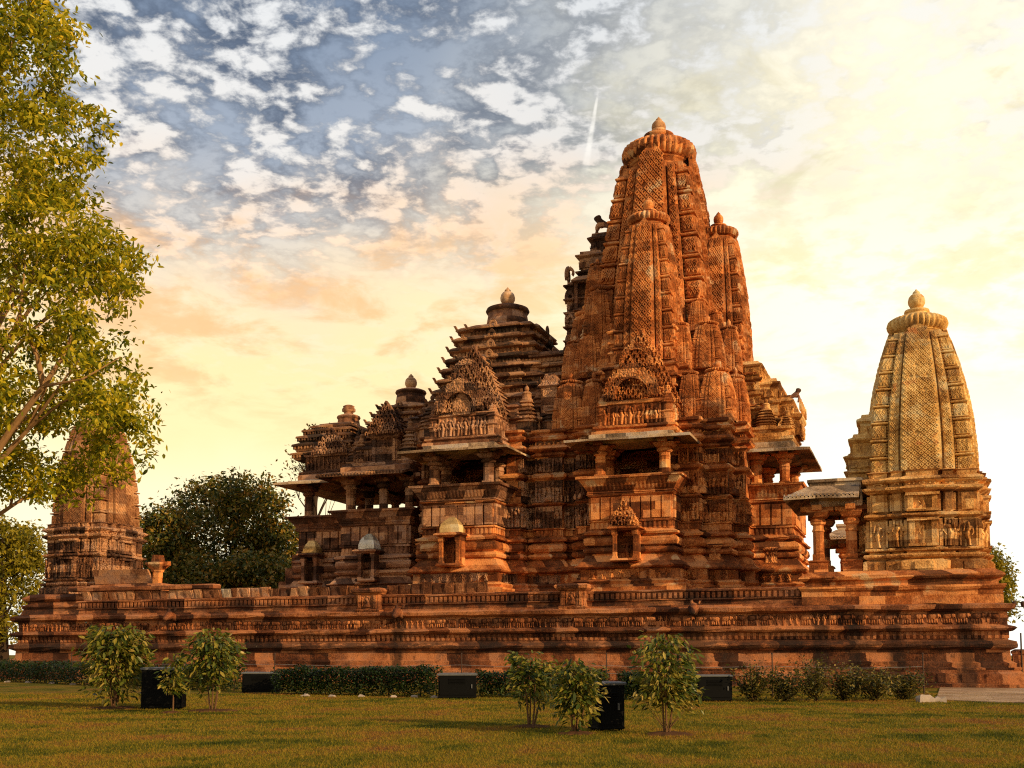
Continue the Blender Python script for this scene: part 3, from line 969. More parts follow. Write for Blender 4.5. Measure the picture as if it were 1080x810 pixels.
b = MB()
b.stack(mirror_v(P_front, VC), pitha, jit=.016, step=.9)
for a_, c_ in segs(P_front):
    if np.hypot(c_[0] - a_[0], c_[1] - a_[1]) < .5: continue
    ticks(b, a_, c_, 7.53, 7.85, .24, .12, .10, .02)
b.build('plinth', M['sanctum'], temple)
bal = {((-15.2, 4.6), (-11.3, 4.6)), ((-11.3, 4.6), (-11.3, 6.5)), ((-15.2, 6.7), (-15.2, 4.6)), ((-6.1, 6.5), (-6.1, 4.6)), ((-6.1, 4.6), (-2.0, 4.6)), ((-2.0, 4.6), (-2.0, 6.3)), ((1.0, 9.9), (3.2, 9.9))}
for a_, c_ in segs(P_front) + [((3.2, 9.9), (3.2, 15.5))]:
    mb = MB()
    L_ = math.hypot(c_[0] - a_[0], c_[1] - a_[1])
    dx, dy = (c_[0] - a_[0]) / L_, (c_[1] - a_[1]) / L_
    nrm = (dy, -dx)
    o = .43
    aa, cc = (a_[0] + nrm[0] * o, a_[1] + nrm[1] * o), (c_[0] + nrm[0] * o, c_[1] + nrm[1] * o)
    figures_on(mb, aa, cc, 5.03, .5, .45, -.02, False, (0, 2), 1.0)
    if (a_, c_) in bal or a_[0] > 3:
        pb = MB()
        panel_row(pb, a_, c_, 8.0, 9.12, .50, .02)
        ticks(pb, a_, c_, 8.12, 8.98, .50, .22, .05, .10)
        pb.build('panel_row', M['hall' if a_[0] < -7 else 'sanctum'], temple)
    elif L_ > .5:
        figures_on(mb, a_, c_, 7.98, 1.12, .46, .0)
    if mb.v: mb.build('sculpture_band', M['hall_c' if a_[0] < -7 else 'sanctum_c'], temple)
# --- upper wall
for nm, rng_u, mt, mc in (('wall', None, 'sanctum', 'sanctum_c'),):
    b = MB()
    b.stack(mirror_v(w_front(9.6), VC), [(0, 9.3), (0, 10.52), (.06, 10.56), (.26, 10.66), (.28, 10.76), (.06, 10.90), (.0, 10.95), (.0, 11.72), (.08, 11.76), (.22, 11.84), (.0, 12.02)], jit=.014, step=.9)
    b.stack(mirror_v(w_front(6.6), VC), [(-.02, 12.0), (.26, 12.1), (.34, 12.2), (.30, 12.3), (.04, 12.42), (.02, 12.62), (.26, 12.68), (.32, 12.8), (.06, 12.92), (.04, 13.02), (.2, 13.1), (.2, 13.2), (-.1, 13.3)], True, jit=.014, step=.9)
    b.build('wall', M['sanctum'], temple)
for a_, c_ in segs(w_front(6.6)):
    L_ = math.hypot(c_[0] - a_[0], c_[1] - a_[1])
    if L_ < .5 or (a_[0] < -11 and a_[0] > -15.4) or (a_[0] > -6.2 and a_[0] < -5): continue
    mb = MB()
    figures_on(mb, a_, c_, 9.37, 1.12, .48, .0)
    figures_on(mb, a_, c_, 10.97, .72, .48, .0, True, (2, 0))
    ms = []
    aa, d_, L2, rz_ = seg_frame(a_, c_)
    k = max(1, int(L2 / .42))
    for j in range(k):
        p = aa + d_ * L2 * (j + .5) / k
        ms.append(T(p[0] + d_[1] * .0, p[1] - d_[0] * .0, 12.40, L2 / k * .9, .35, .24, rz_))
    mb.inst(*ARCH, ms)
    mb.build('sculpture_band', M['hall_c' if a_[0] < -7 else 'sanctum_c'], temple)


# --- the balconies
def niche_shrine(u, v, z0, wd, h, cap, parent, mat, capmat, capshape='pyramid', caplabel=None):
    b = MB()
    v -= .42
    d = .85
    b.stack(rect(u - wd / 2, u + wd / 2, v, v + d), [(.05, z0 - .16), (.12, z0 - .1), (.06, z0)], True, jit=.008, step=0)
    for s_ in (-1, 1):
        x = u + s_ * (wd / 2 - .12)
        b.stack(rect(x - .11, x + .11, v, v + .22), [(.02, z0), (0, z0 + .1), (-.02, z0 + .15), (-.02, z0 + h * .8), (.02, z0 + h * .86), (.03, z0 + h)], jit=.004, step=0)
        x = u + s_ * (wd / 2 - .06)
        b.box(x - .06, x + .06, v + .2, v + d, z0, z0 + h)
    b.box(u - wd / 2, u + wd / 2, v + d - .06, v + d, z0, z0 + h)
    b.stack(rect(u - wd / 2, u + wd / 2, v, v + d), [(0, z0 + h), (.06, z0 + h + .04), (.2, z0 + h + .10), (.2, z0 + h + .17), (.02, z0 + h + .24)], True, jit=.008, step=0)
    b.inst(*FIG[1], [T(u, v + .62, z0 + .02, h * .55, h * .4, h * .7)])
    o = b.build('niche_shrine', mat, parent)
    b = MB()
    zt = z0 + h + .22
    if capshape == 'pyramid':
        b.stack(rect(u - wd * .44, u + wd * .44, v + .02, v + d), [(0, zt), (.02, zt + cap * .12), (-.04, zt + cap * .16), (-.05, zt + cap * .38), (-wd * .17, zt + cap * .75), (-wd * .2, zt + cap * .80), (-wd * .26, zt + cap)], True, jit=.006, step=0)
    elif capshape == 'dome':
        b.stack(rect(u - wd * .46, u + wd * .46, v + .02, v + d), [(0, zt), (.0, zt + cap * .3), (-wd * .06, zt + cap * .55), (-wd * .16, zt + cap * .75), (-wd * .30, zt + cap * .95), (-wd * .36, zt + cap)], True, jit=.006, step=0)
    else:
        udgama(b, (u - wd * .5, v + .12), (u + wd * .5, v + .12), zt, cap * .8, 4, .25, .3)
    c = b.build('niche_cap', capmat, o)
    if caplabel: c['label'] = caplabel
    return o


def balcony(u0, u1, v, vb, mat, matc, z=9.35, rear=False):
    """parapet seat, pillars and eave in front of a dark recess"""
    b = MB()
    if not rear:
        seat_plan = rect(u0, u1, v, vb)
    else:
        seat_plan = rect(u0, u1, v, vb)
    seat_wall(b, seat_plan, z, z + .80)
    b.stack(seat_plan, [(.06, z - .04), (.06, z + .06)], True, jit=0, step=0)
    for a_, c_ in (((u0, v), (u1, v)), ((u1, v), (u1, vb))):
        ticks(b, a_, c_, z + .12, z + .62, .19, .085, .05, .18, .28)
    o = b.build('balcony', mat, temple)
    if not rear:
        spots = [(u0 + .42, v + .42), (u1 - .42, v + .42), (u0 + .42, v + 2.0), (u1 - .42, v + 2.0)]
    else:
        spots = [(u0 + .35, v + .42), (u1 - .42, v + .42), (u1 - .42, vb - .42), (u0 + .35, vb - .42)]
    for x, y in spots:
        q = MB()
        pillar(q, x, y, z + .3, 11.9, .27)
        q.build('pillar', mat, o)
    if not rear:   # low inner posts in the gloom
        q = MB()
        for x in np.linspace(u0 + 1.0, u1 - 1.0, 4):
            q.box(x - .10, x + .10, v + 3.2, v + 3.4, z, z + 1.15)
        q.box(u0 + .6, u1 - .6, v + 3.15, v + 3.45, z + 1.05, z + 1.2)
        q.build('inner_rail', mat, o)
    q = MB()
    if rear:
        q.stack(rect(u0 - .2, u1, v, vb), [(.0, 11.80), (.10, 11.9), (.10, 12.35), (-.3, 12.5)], True, jit=.01)
        eave(q, u0, u1, v - .05, vb + .05, 1.0, 12.08, 11.84, .13, 'frb')
    else:
        q.stack(rect(u0, u1, v + .05, vb + .1), [(.0, 11.84), (.08, 11.9), (.08, 12.3), (-.3, 12.4)], True, jit=.01)
        eave(q, u0 - .1, u1 + .1, v, vb + .6, 1.0, 12.1, 11.93, .13, 'flr')
    q.build('eave', M['eave'], o)
    return o


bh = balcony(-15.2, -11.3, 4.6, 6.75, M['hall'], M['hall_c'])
bs = balcony(-6.1, -2.0, 4.6, 6.6, M['sanctum'], M['sanctum_c'])
br_ = balcony(1.0, 3.2, 9.9, 15.5, M['sanctum'], M['sanctum_c'], rear=True)
niche_shrine(-13.35, 4.02, 5.98, 1.18, 1.35, .85, temple, M['sanctum'], M['ochre'], 'dome', 'smooth ochre repaired cap of the niche')
niche_shrine(-4.14, 4.02, 5.98, 1.25, 1.35, 1.15, temple, M['sanctum'], M['sanctum_c'], 'carved')
niche_shrine(-19.45, 6.72, 5.5, 1.05, 1.4, .9, temple, M['hall'], M['white'], 'dome', 'whitish repaired cap of the niche')
niche_shrine(-23.9, 8.25, 5.55, 1.05, 1.4, .75, temple, M['hall'], M['ochre'], 'pyramid', 'ochre repaired cap of the niche')
# small figure of a niche on the plain rear plinth and corner piers
for (u, v) in ((-.33, 6.95), (2.1, 9.72)):
    b = MB()
    b.stack(rect(u - .28, u + .28, v - .12, v + .2), [(0, 6.0), (.06, 6.05), (0, 6.1), (0, 6.62), (.12, 6.7), (.12, 6.78), (-.05, 6.9), (-.2, 7.1)], True, jit=.006, step=0)
    b.inst(*FIG[0], [T(u, v - .14, 6.1, .45, .4, .5)])
    b.build('image_block', M['sanctum_c'], temple)

# --- parapet and pediment over each balcony
for u0, u1, mt, mc in ((-15.0, -11.5, 'hall', 'hall_c'), (-5.7, -2.2, 'sanctum', 'sanctum_c')):
    b = MB()
    b.stack(rect(u0 - .35, u1 + .35, 4.95, 7.6), [(0, 12.3), (.1, 12.36), (.1, 12.5), (-.1, 12.55), (-.1, 12.62), (.02, 12.68), (.02, 12.78), (-.15, 12.82)], True, jit=.012)
    b.stack(rect(u0, u1, 5.2, 7.6), [(0, 12.75), (0, 13.85), (.12, 13.9), (.14, 14.02), (0, 14.1)], True, jit=.012)
    for q in (((u0, 5.2), (u1, 5.2)), ((u1, 5.2), (u1, 7.4))):
        figures_on(b, q[0], q[1], 12.84, .98, .42, .0, True, (0, 1))
    # end turrets of the parapet
    for x in (u0 + .1, u1 - .1):
        b.stack(cross(x, 5.3, [(.14, .26), (.21, .21)]), [(0, 12.7), (.06, 12.8), (0, 12.85), (0, 13.3), (.08, 13.36), (0, 13.42), (0, 13.75), (.09, 13.82), (-.02, 13.9), (.02, 13.98), (-.04, 14.06), (-.02, 14.12), (-.08, 14.2), (-.06, 14.28), (-.19, 14.5)], jit=.006, step=0)
    o = b.build('parapet', M[mt], temple)
    b = MB()
    um = (u0 + u1) / 2
    udgama(b, (u0 - .2, 7.0), (u1 + .25, 7.0), 13.9, 3.75, 13, 1.2, .31)
    udgama(b, (u0 + .1, 5.85), (u1 - .7, 5.85), 14.05, 1.9, 7, .8, .27)
    for (w_, h_, y_, z_) in ((2.6, 2.2, 5.0, 14.05), (2.0, 1.8, 4.98, 14.0), (1.5, 1.5, 5.95, 15.9)):
        b.inst(*BAND, [T(um - .1, y_, z_, w_, .5, h_)])
        b.inst(*ARCH, [T(um - .1 + w_ * .50 * math.cos(q_), y_ - .1, z_ + h_ * (.16 + .50 * math.sin(q_)), .22, .22, .26) for q_ in np.linspace(R(-10), R(190), 15)])
    if mt == 'hall':   # plain gabled repair in front of the hall's pediment
        b.rings([[(um - .5, 5.0, 13.95), (um + .5, 5.0, 13.95), (um + .5, 5.0, 14.55), (um, 5.0, 15.3), (um - .5, 5.0, 14.55)], [(um - .5, 6, 13.95), (um + .5, 6, 13.95), (um + .5, 6, 14.55), (um, 6, 15.3), (um - .5, 6, 14.55)]], True, True, True)
    for q in range(5):
        b.inst(*FIG[q % 3], [T(u0 + .2 + (u1 - u0 - .4) * q / 4, 5.55, 14.05, .75, .8, random.uniform(.7, 1.0))])
    b.build('pediment', M[mc], temple)


# --- pyramid roofs
def tier_roof(name, c, hw, z0, z1, n, mat, parent, ratio=None, acro=True, plan=None):
    b = MB()
    ax = ratio or 1.0
    th = (z1 - z0) / n
    for k in range(n):
        f = k / max(1, n - 1)
        h = hw[0] + (hw[1] - hw[0]) * f
        z = z0 + k * th
        P = plan(h) if plan else cross(c[0], c[1], [(h * .62, h), (h * .93, h * .93)])
        b.stack(P, [(-.04, z - .02), (-.04, z + th * .34), (.04, z + th * .36), (.22, z + th * .42), (.27, z + th * .46), (.27, z + th * .60), (.05, z + th * .85), (-.2, z + th * 1.0)], True, jit=.014, step=.7)
        for i in range(len(P)):
            a_, c_ = P[i], P[(i + 1) % len(P)]
            if math.hypot(c_[0] - a_[0], c_[1] - a_[1]) > .8: ticks(b, a_, c_, z + .0, z + th * .34, .22, .12, .06, -.02)
        if acro:
            xs_ = sorted({round(p[0], 3) for p in P})
            for i, p in enumerate(P):
                if abs(p[0] - c[0]) > h * .9 * ax or abs(p[1] - c[1]) > h * .99:
                    dx, dy = np.sign(p[0] - c[0]), np.sign(p[1] - c[1])
                    if dx > 0: continue
                    q = np.array([p[0] + dx * .22, p[1] + dy * .22, z + th * .62])
                    b.obox(q + np.array([dx * .03, dy * .03, .07]), (.07, 0, 0), (0, .07, 0), (dx * .06, dy * .06, .13))
        # a small raised face in the middle of each course
        for (x, y, rz_) in ((c[0], c[1] - h - .2, 0), (c[0] + h * ax + .2, c[1], RIGHT), (c[0] - h * ax - .2, c[1], LEFT)):
            b.inst(*ARCH, [T(x, y, z + th * .4, th * .8, .3, th * .8, rz_)])
    return b.build(name, mat, parent)


def bell(b, cx, cy, z, r, h):
    """bell shaped crown stone with its discs"""
    b.lathe(cx, cy, [(r * 1.25, z), (r * 1.28, z + .05 * h), (r * 1.20, z + .10 * h), (r * 1.02, z + .20 * h), (r * .96, z + .25 * h), (r * 1.0, z + .30 * h), (r * .98, z + .36 * h), (r * .92, z + .60 * h), (r * .88, z + .64 * h), (r * .98, z + .67 * h), (r * 1.03, z + .73 * h), (r * .98, z + .81 * h), (r * .80, z + .86 * h), (r * .60, z + .90 * h), (r * .3, z + .97 * h), (r * .22, z + 1.0 * h)], 40)


cM = (-13.45, VC)
b = MB()
b.stack(cross(cM[0], cM[1], [(2.6, 5.4), (3.6, 4.8), (4.4, 4.4)]), [(0, 13.2), (.0, 13.9), (.2, 14.0), (.2, 14.1), (0, 14.2), (-.1, 14.6), (.1, 14.7), (-.2, 14.85)], jit=.015)
for k in range(4):
    pass
for a_, c_ in (((-17.6, 8.3), (-15.5, 8.3)), ((-11.4, 8.25), (-9.1, 8.25)), ((-9.05, 8.3), (-9.05, 12))):
    figures_on(b, a_, c_, 13.35, .55, .45, .0, False, (0, 2))
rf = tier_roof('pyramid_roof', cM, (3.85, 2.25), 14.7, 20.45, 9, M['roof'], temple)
b.build('roof_drum', M['hall'], temple)
lathe_obj(bell, 'bell', M['hall'], rf, cM[0], VC, 20.35, 1.27, 1.85)
lathe_obj(finial, 'finial', M['finial'], rf, cM[0], VC, 22.15, .43)


def pidha_mesh(name, mat):
    """small stepped turret crowned by a bell: one unit half width, about 4 tall"""
    b = MB()
    b.stack(cross(0, 0, [(.55, 1.0), (.82, .82)]), [(.0, 0), (.08, .1), (0, .2), (0, .75), (.12, .85), (0, .95)], jit=.01, step=0)
    for k in range(5):
        h = 1.0 - k * .12
        z = .95 + k * .32
        b.stack(cross(0, 0, [(.55 * h, h), (.84 * h, .84 * h)]), [(-.05, z), (-.05, z + .1), (.1, z + .14), (.1, z + .2), (-.06, z + .32)], jit=.01, step=0)
    b.lathe(0, 0, [(.52, 2.5), (.55, 2.6), (.42, 2.75), (.40, 3.0), (.46, 3.08), (.30, 3.25), (.12, 3.3)], 16)
    finial(b, 0, 0, 3.3, .2)
    return b.mesh(name, mat)


pid = pidha_mesh('turret', M['roof'])
pid_t = pidha_mesh('turret', M['tan_w'])


def put(name, me, parent, loc, s, sz=None, rz=0.0):
    o = link(name, me, parent, True)
    o.location = loc
    o.scale = (s, s, sz or s)
    o.rotation_euler = (0, 0, rz)
    return o


for u, v, s_, sz in ((-10.6, 7.9, .62, .72), (-9.1, 8.1, .55, .66), (-16.2, 7.9, .62, .7), (-17.2, 9.2, .6, .68), (-9.4, 9.8, .55, .75), (-10.2, 9.0, .5, .9), (-16.2, 17.5, .62, .7), (-10.6, 17.5, .62, .7)):
    put('turret', pid, temple, (u, v, 13.25), s_, sz)
# antarala: the lower stepped roof between hall and spire
tier_roof('linking_roof', (-8.9, VC), (2.9, 2.6), 14.7, 18.4, 6, M['roof'], temple, acro=False, plan=lambda h: rect(-10.9, -7.0, VC - h, VC + h))
b = MB()
b.stack(rect(-10.6, -7.2, 8.2, 17.2), [(0, 13.2), (0, 13.9), (.18, 14.0), (.18, 14.1), (-.3, 14.2), (-.35, 14.8)], jit=.014)
figures_on(b, (-10.4, 8.2), (-7.4, 8.2), 13.3, .6, .46, .0, False)
b.inst(*FIG[0], [T(-9.3, 8.0, 14.3, 1.0, .8, 1.2)])
b.stack(rect(-9.75, -8.85, 7.75, 9.0), [(.05, 14.15), (0, 14.25), (0, 15.7), (.14, 15.8), (0, 15.95), (-.2, 16.5)], jit=.01, step=0)
b.build('linking_block', M['hall_c'], temple)

# --- the sanctum: stepped blocks, attached spires, the great spire
cS = (-4.2, VC)
b = MB()
for (z0, z1, steps) in ((13.1, 16.5, [(1.85, 5.4), (2.5, 4.5), (3.7, 3.7)]), (16.3, 18.6, [(1.7, 4.75), (2.2, 3.7), (3.2, 3.2)])):
    n_ = int((z1 - z0) / .55)
    pr = []
    for k in range(n_):
        z = z0 + (z1 - z0) * k / n_
        q = (z1 - z0) / n_
        pr += [(0, z), (0, z + q * .5), (.12, z + q * .58), (.16, z + q * .72), (.02, z + q * .9)]
    b.stack(cross(*cS, steps), pr + [(0, z1)], jit=.015, step=.8)
b.build('spire_base', M['sanctum'], temple)
main_sp = spire_mesh('spire', M['spire'], 14.6 / 3.35, .575, 1.75, rows=66, bhumi=11, nx=5, side=2, tongue=.055, disc=False, dep=2.0)
sp = put('spire', main_sp, temple, (cS[0], cS[1], 14.1), 3.35)
lathe_obj(amalaka, 'ribbed_disc', M['sanctum'], temple, cS[0], cS[1], 28.95, 1.95, .86, 36)
lathe_obj(finial, 'finial', M['finial'], temple, cS[0], cS[1], 31.25, .40)
uru = spire_mesh('attached_spire', M['spire'], 7.7 / 1.62, .60, 2.1, rows=38, bhumi=8, nx=4, side=2, tongue=.0, disc=True, dep=2.0)
for (x, y, rz_) in ((cS[0] + .1, 9.35, 0), (cS[0] + 3.35, VC, RIGHT), (cS[0] + .1, 16.05, BACK)):
    put('attached_spire', uru, temple, (x, y, 16.7), 1.62 if y < 10 else 1.5, 1.62, 0)
mini = spire_mesh('small_spire', M['spire'], 3.1, .62, 2.2, rows=20, bhumi=4, nx=3, side=1, tongue=.0, disc=True, dep=1.8)
L1 = [(-.28, 8.05, .86), (-1.62, 7.75, .58), (.42, 9.5, .66)]
L2 = [(-1.0, 9.5, .80), (-2.3, 8.9, .56), (-.02, 10.45, .60)]
for z, lst, H_ in ((13.2, L1, 2.55), (16.3, L2, 2.4)):
    for (x, y, s_) in lst:
        for mx_ in (0, 1):
            for my_ in (0, 1):
                X_ = x if not mx_ else 2 * cS[0] - x
                Y_ = y if not my_ else 2 * VC - y
                put('small_spire', mini, temple, (X_, Y_, z), s_, H_ / 3.1 * (.9 + s_ * .12))
for (x, y, z, s_, sz) in ((-7.0, 9.95, 17.6, .86, .78), (-8.0, 10.35, 16.6, .8, .74), (-7.3, 10.5, 20.6, .6, .5), (-1.2, 15.6, 17.6, .86, .78)):
    put('attached_spire', uru, temple, (x, y, z), s_, sz)
for (x, y, z, s_) in ((-6.9, 9.7, 18.5, .5), (-1.5, 9.7, 18.5, .5), (-7.6, 10.8, 18.4, .5), (-.75, 10.8, 18.3, .42), (-8.35, 9.6, 16.4, .62)):
    put('small_spire', mini, temple, (x, y, z), s_, s_ * 1.05)

# east face of the spire: stepped projection carrying a lion
b = MB()


def storeyed(b, x0, x1, y0, y1, z0, z1, hz=.78):
    n_ = max(1, int((z1 - z0) / hz))
    pr = []
    for k in range(n_):
        z = z0 + (z1 - z0) * k / n_
        q = (z1 - z0) / n_
        pr += [(0, z), (0, z + q * .55), (.06, z + q * .6), (.18, z + q * .68), (.18, z + q * .76), (-.02, z + q * .86), (-.04, z + q)]
    b.stack(rect(x0, x1, y0, y1), pr + [(-.1, z1)], jit=.016, step=.7)
    for k in range(n_):
        z = z0 + (z1 - z0) * k / n_
        figures_on(b, (x0 + .1, y0), (x1 - .1, y0), z + .02, (z1 - z0) / n_ * .52, .40, .0, False, (0, 2), 1.0)
        figures_on(b, (x0, y1 - .1), (x0, y0 + .1), z + .02, (z1 - z0) / n_ * .52, .45, .0, False, (0, 2), 1.0)
        figures_on(b, (x1, y0 + .1), (x1, y1 - .1), z + .02, (z1 - z0) / n_ * .52, .45, .0, False, (0, 2), 1.0)


storeyed(b, -9.15, -6.4, 10.7, 14.7, 17.6, 22.4)
storeyed(b, -8.5, -6.2, 11.0, 14.4, 22.3, 24.2)
storeyed(b, -7.9, -6.0, 11.3, 14.1, 24.1, 25.3)
for z in (18.6, 19.9, 21.2, 22.6):
    b.inst(*ARCH, [T(-9.25, 11.4, z, .8, .5, .9, LEFT), T(-9.25, 13.8, z, .8, .5, .9, LEFT), T(-8.9, 10.6, z, .5, .4, .6, 0)])
# framed window-like niche on its flank
b.stack(rect(-8.6, -7.5, 10.35, 11.0), [(.1, 20.6), (0, 20.7), (0, 20.75)], True, jit=0, step=0)
for x in (-8.52, -7.58):
    b.box(x - .09, x + .09, 10.36, 10.8, 20.7, 22.2)
b.stack(rect(-8.6, -7.5, 10.35, 11.0), [(0, 22.15), (.16, 22.25), (.16, 22.34), (-.1, 22.6)], True, jit=0, step=0)
b.build('stepped_projection', M['hall_c'], temple)


def skinned(name, verts, edges, radii, mat, parent, root=0, sub=1):
    me = bpy.data.meshes.new(name)
    me.from_pydata(verts, edges, [])
    me.materials.append(mat)
    o = link(name, me, parent, True)
    md = o.modifiers.new('skin', 'SKIN')
    for k, sv in enumerate(me.skin_vertices[0].data):
        sv.radius = (radii[k], radii[k])
        sv.use_root = (k == root)
    if sub:
        s_ = o.modifiers.new('sub', 'SUBSURF')
        s_.levels = s_.render_levels = sub
    for p in me.polygons: p.use_smooth = True
    return o


def lion(x, y, z, s, name='lion_statue', fl=1):
    """rampant lion facing -x (fl=1) or +x (fl=-1), open beneath the belly"""
    f = -fl
    vs = [(.55, 0, .62), (.1, 0, .72), (-.35, 0, .95), (-.58, 0, 1.28), (-.80, 0, 1.30), (.62, .14, .3), (.52, .14, 0), (.62, -.14, .3), (.52, -.14, 0), (-.62, .14, .62), (-.72, .14, .30), (-.62, -.14, .62), (-.50, -.14, .15), (.85, 0, .85), (.72, 0, 1.2), (-.4, 0, 1.45)]
    es = [(0, 1), (1, 2), (2, 3), (3, 4), (0, 5), (5, 6), (0, 7), (7, 8), (2, 9), (9, 10), (2, 11), (11, 12), (0, 13), (13, 14), (3, 15)]
    rs = [.20, .17, .23, .20, .11, .12, .09, .12, .09, .10, .07, .10, .07, .05, .06, .10]
    return skinned(name, [(x + f * -a * s, y + b_ * s, z + c * s) for a, b_, c in vs], es, [r * s for r in rs], M['hall'], temple)


lion(-7.2, 12.2, 25.3, .95)
lion(3.1, 11.6, 14.6, .62, fl=-1)

# --- rear balcony's roof: four receding blocks and a corner turret
b = MB()
b.stack(rect(.2, 3.2, 9.95, 15.45), [(0, 12.4), (.1, 12.5), (.1, 12.65), (-.15, 12.72), (-.15, 13.0), (0, 13.08), (0, 13.2), (-.2, 13.25)], True, jit=.012)
for x1, zt, y0 in ((3.45, 14.4, 11.6), (3.05, 15.1, 11.3), (2.4, 16.0, 11.0), (1.5, 17.0, 10.8)):
    storeyed(b, -.8, x1, y0, 2 * VC - y0, 13.0, zt, .8)
for q in range(5):
    b.inst(*ARCH, [T(3.5, 11.4 + q * .65, 14.2, .5, .4, .6, RIGHT)])
b.build('rear_pediment', M['tan_w'], temple)
put('turret', pid_t, temple, (1.85, 10.55, 12.95), .5, .5)
put('turret', pid_t, temple, (2.95, 10.6, 12.75), .34, .42)
put('turret', pid_t, temple, (1.85, 14.9, 12.95), .5, .5)

# --- the entrance halls on the left: open pillared hall and porch
H_front = [(-25.1, 8.8), (-21.4, 8.8), (-21.4, 7.2), (-17.3, 7.2), (-17.3, 8.7)]
pl = mirror_v(H_front, VC)
b = MB()
sh = -.55
pr = [(o, z if z < 4.9 else z + sh * min(1, (z - 4.9) / 1.0)) for o, z in pitha if z < 9.0] + [(0, 8.5), (.10, 8.54), (.16, 8.66), (.05, 8.72)]
b.stack(pl, pr, jit=.018, step=.9)
for a_, c_ in segs(H_front):
    ticks(b, a_, c_, 6.99, 7.3, .24, .12, .10, .02)
    panel_row(b, a_, c_, 7.46, 8.48, .55, .0)
for k in range(6):   # steps up to the porch at the far end
    b.box(-26.2 - .45 * (5 - k) - .3, -24.6, VC - 1.6, VC + 1.6, 3.4 + k * .8, 4.2 + k * .8)
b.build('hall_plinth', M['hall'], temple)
b = MB()
seat_wall(b, pl, 8.72, 9.42)
for a_, c_ in segs(H_front): ticks(b, a_, c_, 8.84, 9.3, .4, .2, .05, .18, .26)
b.build('seat_back', M['hall'], temple)
for (x, y) in ((-24.75, 9.25), (-21.2, 7.75), (-19.1, 7.75), (-17.5, 7.75), (-21.9, 9.25), (-24.75, 16.15), (-21.2, 17.65), (-19.1, 17.65), (-21.6, 10.9), (-21.6, 14.5), (-18.0, 10.9), (-18.0, 14.5)):
    q = MB()
    pillar(q, x, y, 8.7, 11.45, .25)
    q.build('pillar', M['hall'], temple)
b = MB()
b.stack(pl, [(.02, 11.4), (.10, 11.46), (.10, 11.9), (-.2, 12.0)], True, jit=.01)
b.build('ceiling_slab', M['hall'], temple)
b = MB()
eave(b, -21.5, -17.2, 7.15, 18.25, 1.05, 11.66, 11.36, .16, 'flb')
for k in range(int(5.2 / .2)):   # ribs along the front lip
    x = -22.4 + k * .2
    b.obox((x, 6.10, 11.33), (.05, 0, 0), (0, .05, 0), (0, .0, .10))
b.build('eave', M['roof'], temple)
b = MB()
eave(b, -25.2, -21.3, 8.75, 16.65, 1.05, 11.6, 11.36, .15, 'flb')
b.build('eave', M['eave'], temple)
# hall roof
cH = (-19.75, VC)
b = MB()
b.stack(rect(-21.6, -17.3, 7.6, 17.8), [(0, 11.9), (.06, 12.0), (.06, 12.15), (-.1, 12.2), (-.1, 12.3)], True, jit=.012)
b.stack(rect(-21.2, -17.4, 8.3, 17.1), [(0, 12.2), (0, 13.0), (.15, 13.1), (.15, 13.2), (-.1, 13.3), (-.1, 13.6)], jit=.012)
for a_, c_ in (((-21.2, 8.3), (-17.4, 8.3)), ((-21.2, 12), (-21.2, 8.3))): figures_on(b, a_, c_, 12.25, .75, .42, .0, True, (0, 1))
u0, u1 = -19.85, -18.3
b.stack(rect(u0, u1, 7.75, 8.6), [(.1, 12.0), (.0, 12.1), (0, 13.5), (.12, 13.58), (.12, 13.7), (0, 13.75)], True, jit=.008, step=0)
for x in (u0 + .16, u1 - .16): b.box(x - .11, x + .11, 7.6, 7.8, 12.1, 13.5)
b.inst(*FIG[0], [T((u0 + u1) / 2, 7.72, 12.15, 1.15, 1.0, 1.25)])
udgama(b, (u0 - .3, 8.2), (u1 + .3, 8.2), 13.7, 1.7, 7, .8, .25)
b.build('roof_drum', M['hall_c'], temple)
rf = tier_roof('pyramid_roof', cH, (2.75, 1.35), 13.4, 16.35, 6, M['roof'], temple)
lathe_obj(bell, 'bell', M['hall'], rf, cH[0], VC, 16.3, .93, 1.35)
lathe_obj(finial, 'finial', M['finial'], rf, cH[0], VC, 17.6, .36)
for u, v, s_, sz in ((-17.75, 8.4, .5, .75), (-20.9, 8.6, .42, .6), (-21.6, 9.4, .5, .62), (-17.6, 9.6, .5, .8), (-17.2, 10.8, .5, .9)):
    put('turret', pid, temple, (u, v, 12.1), s_, sz)
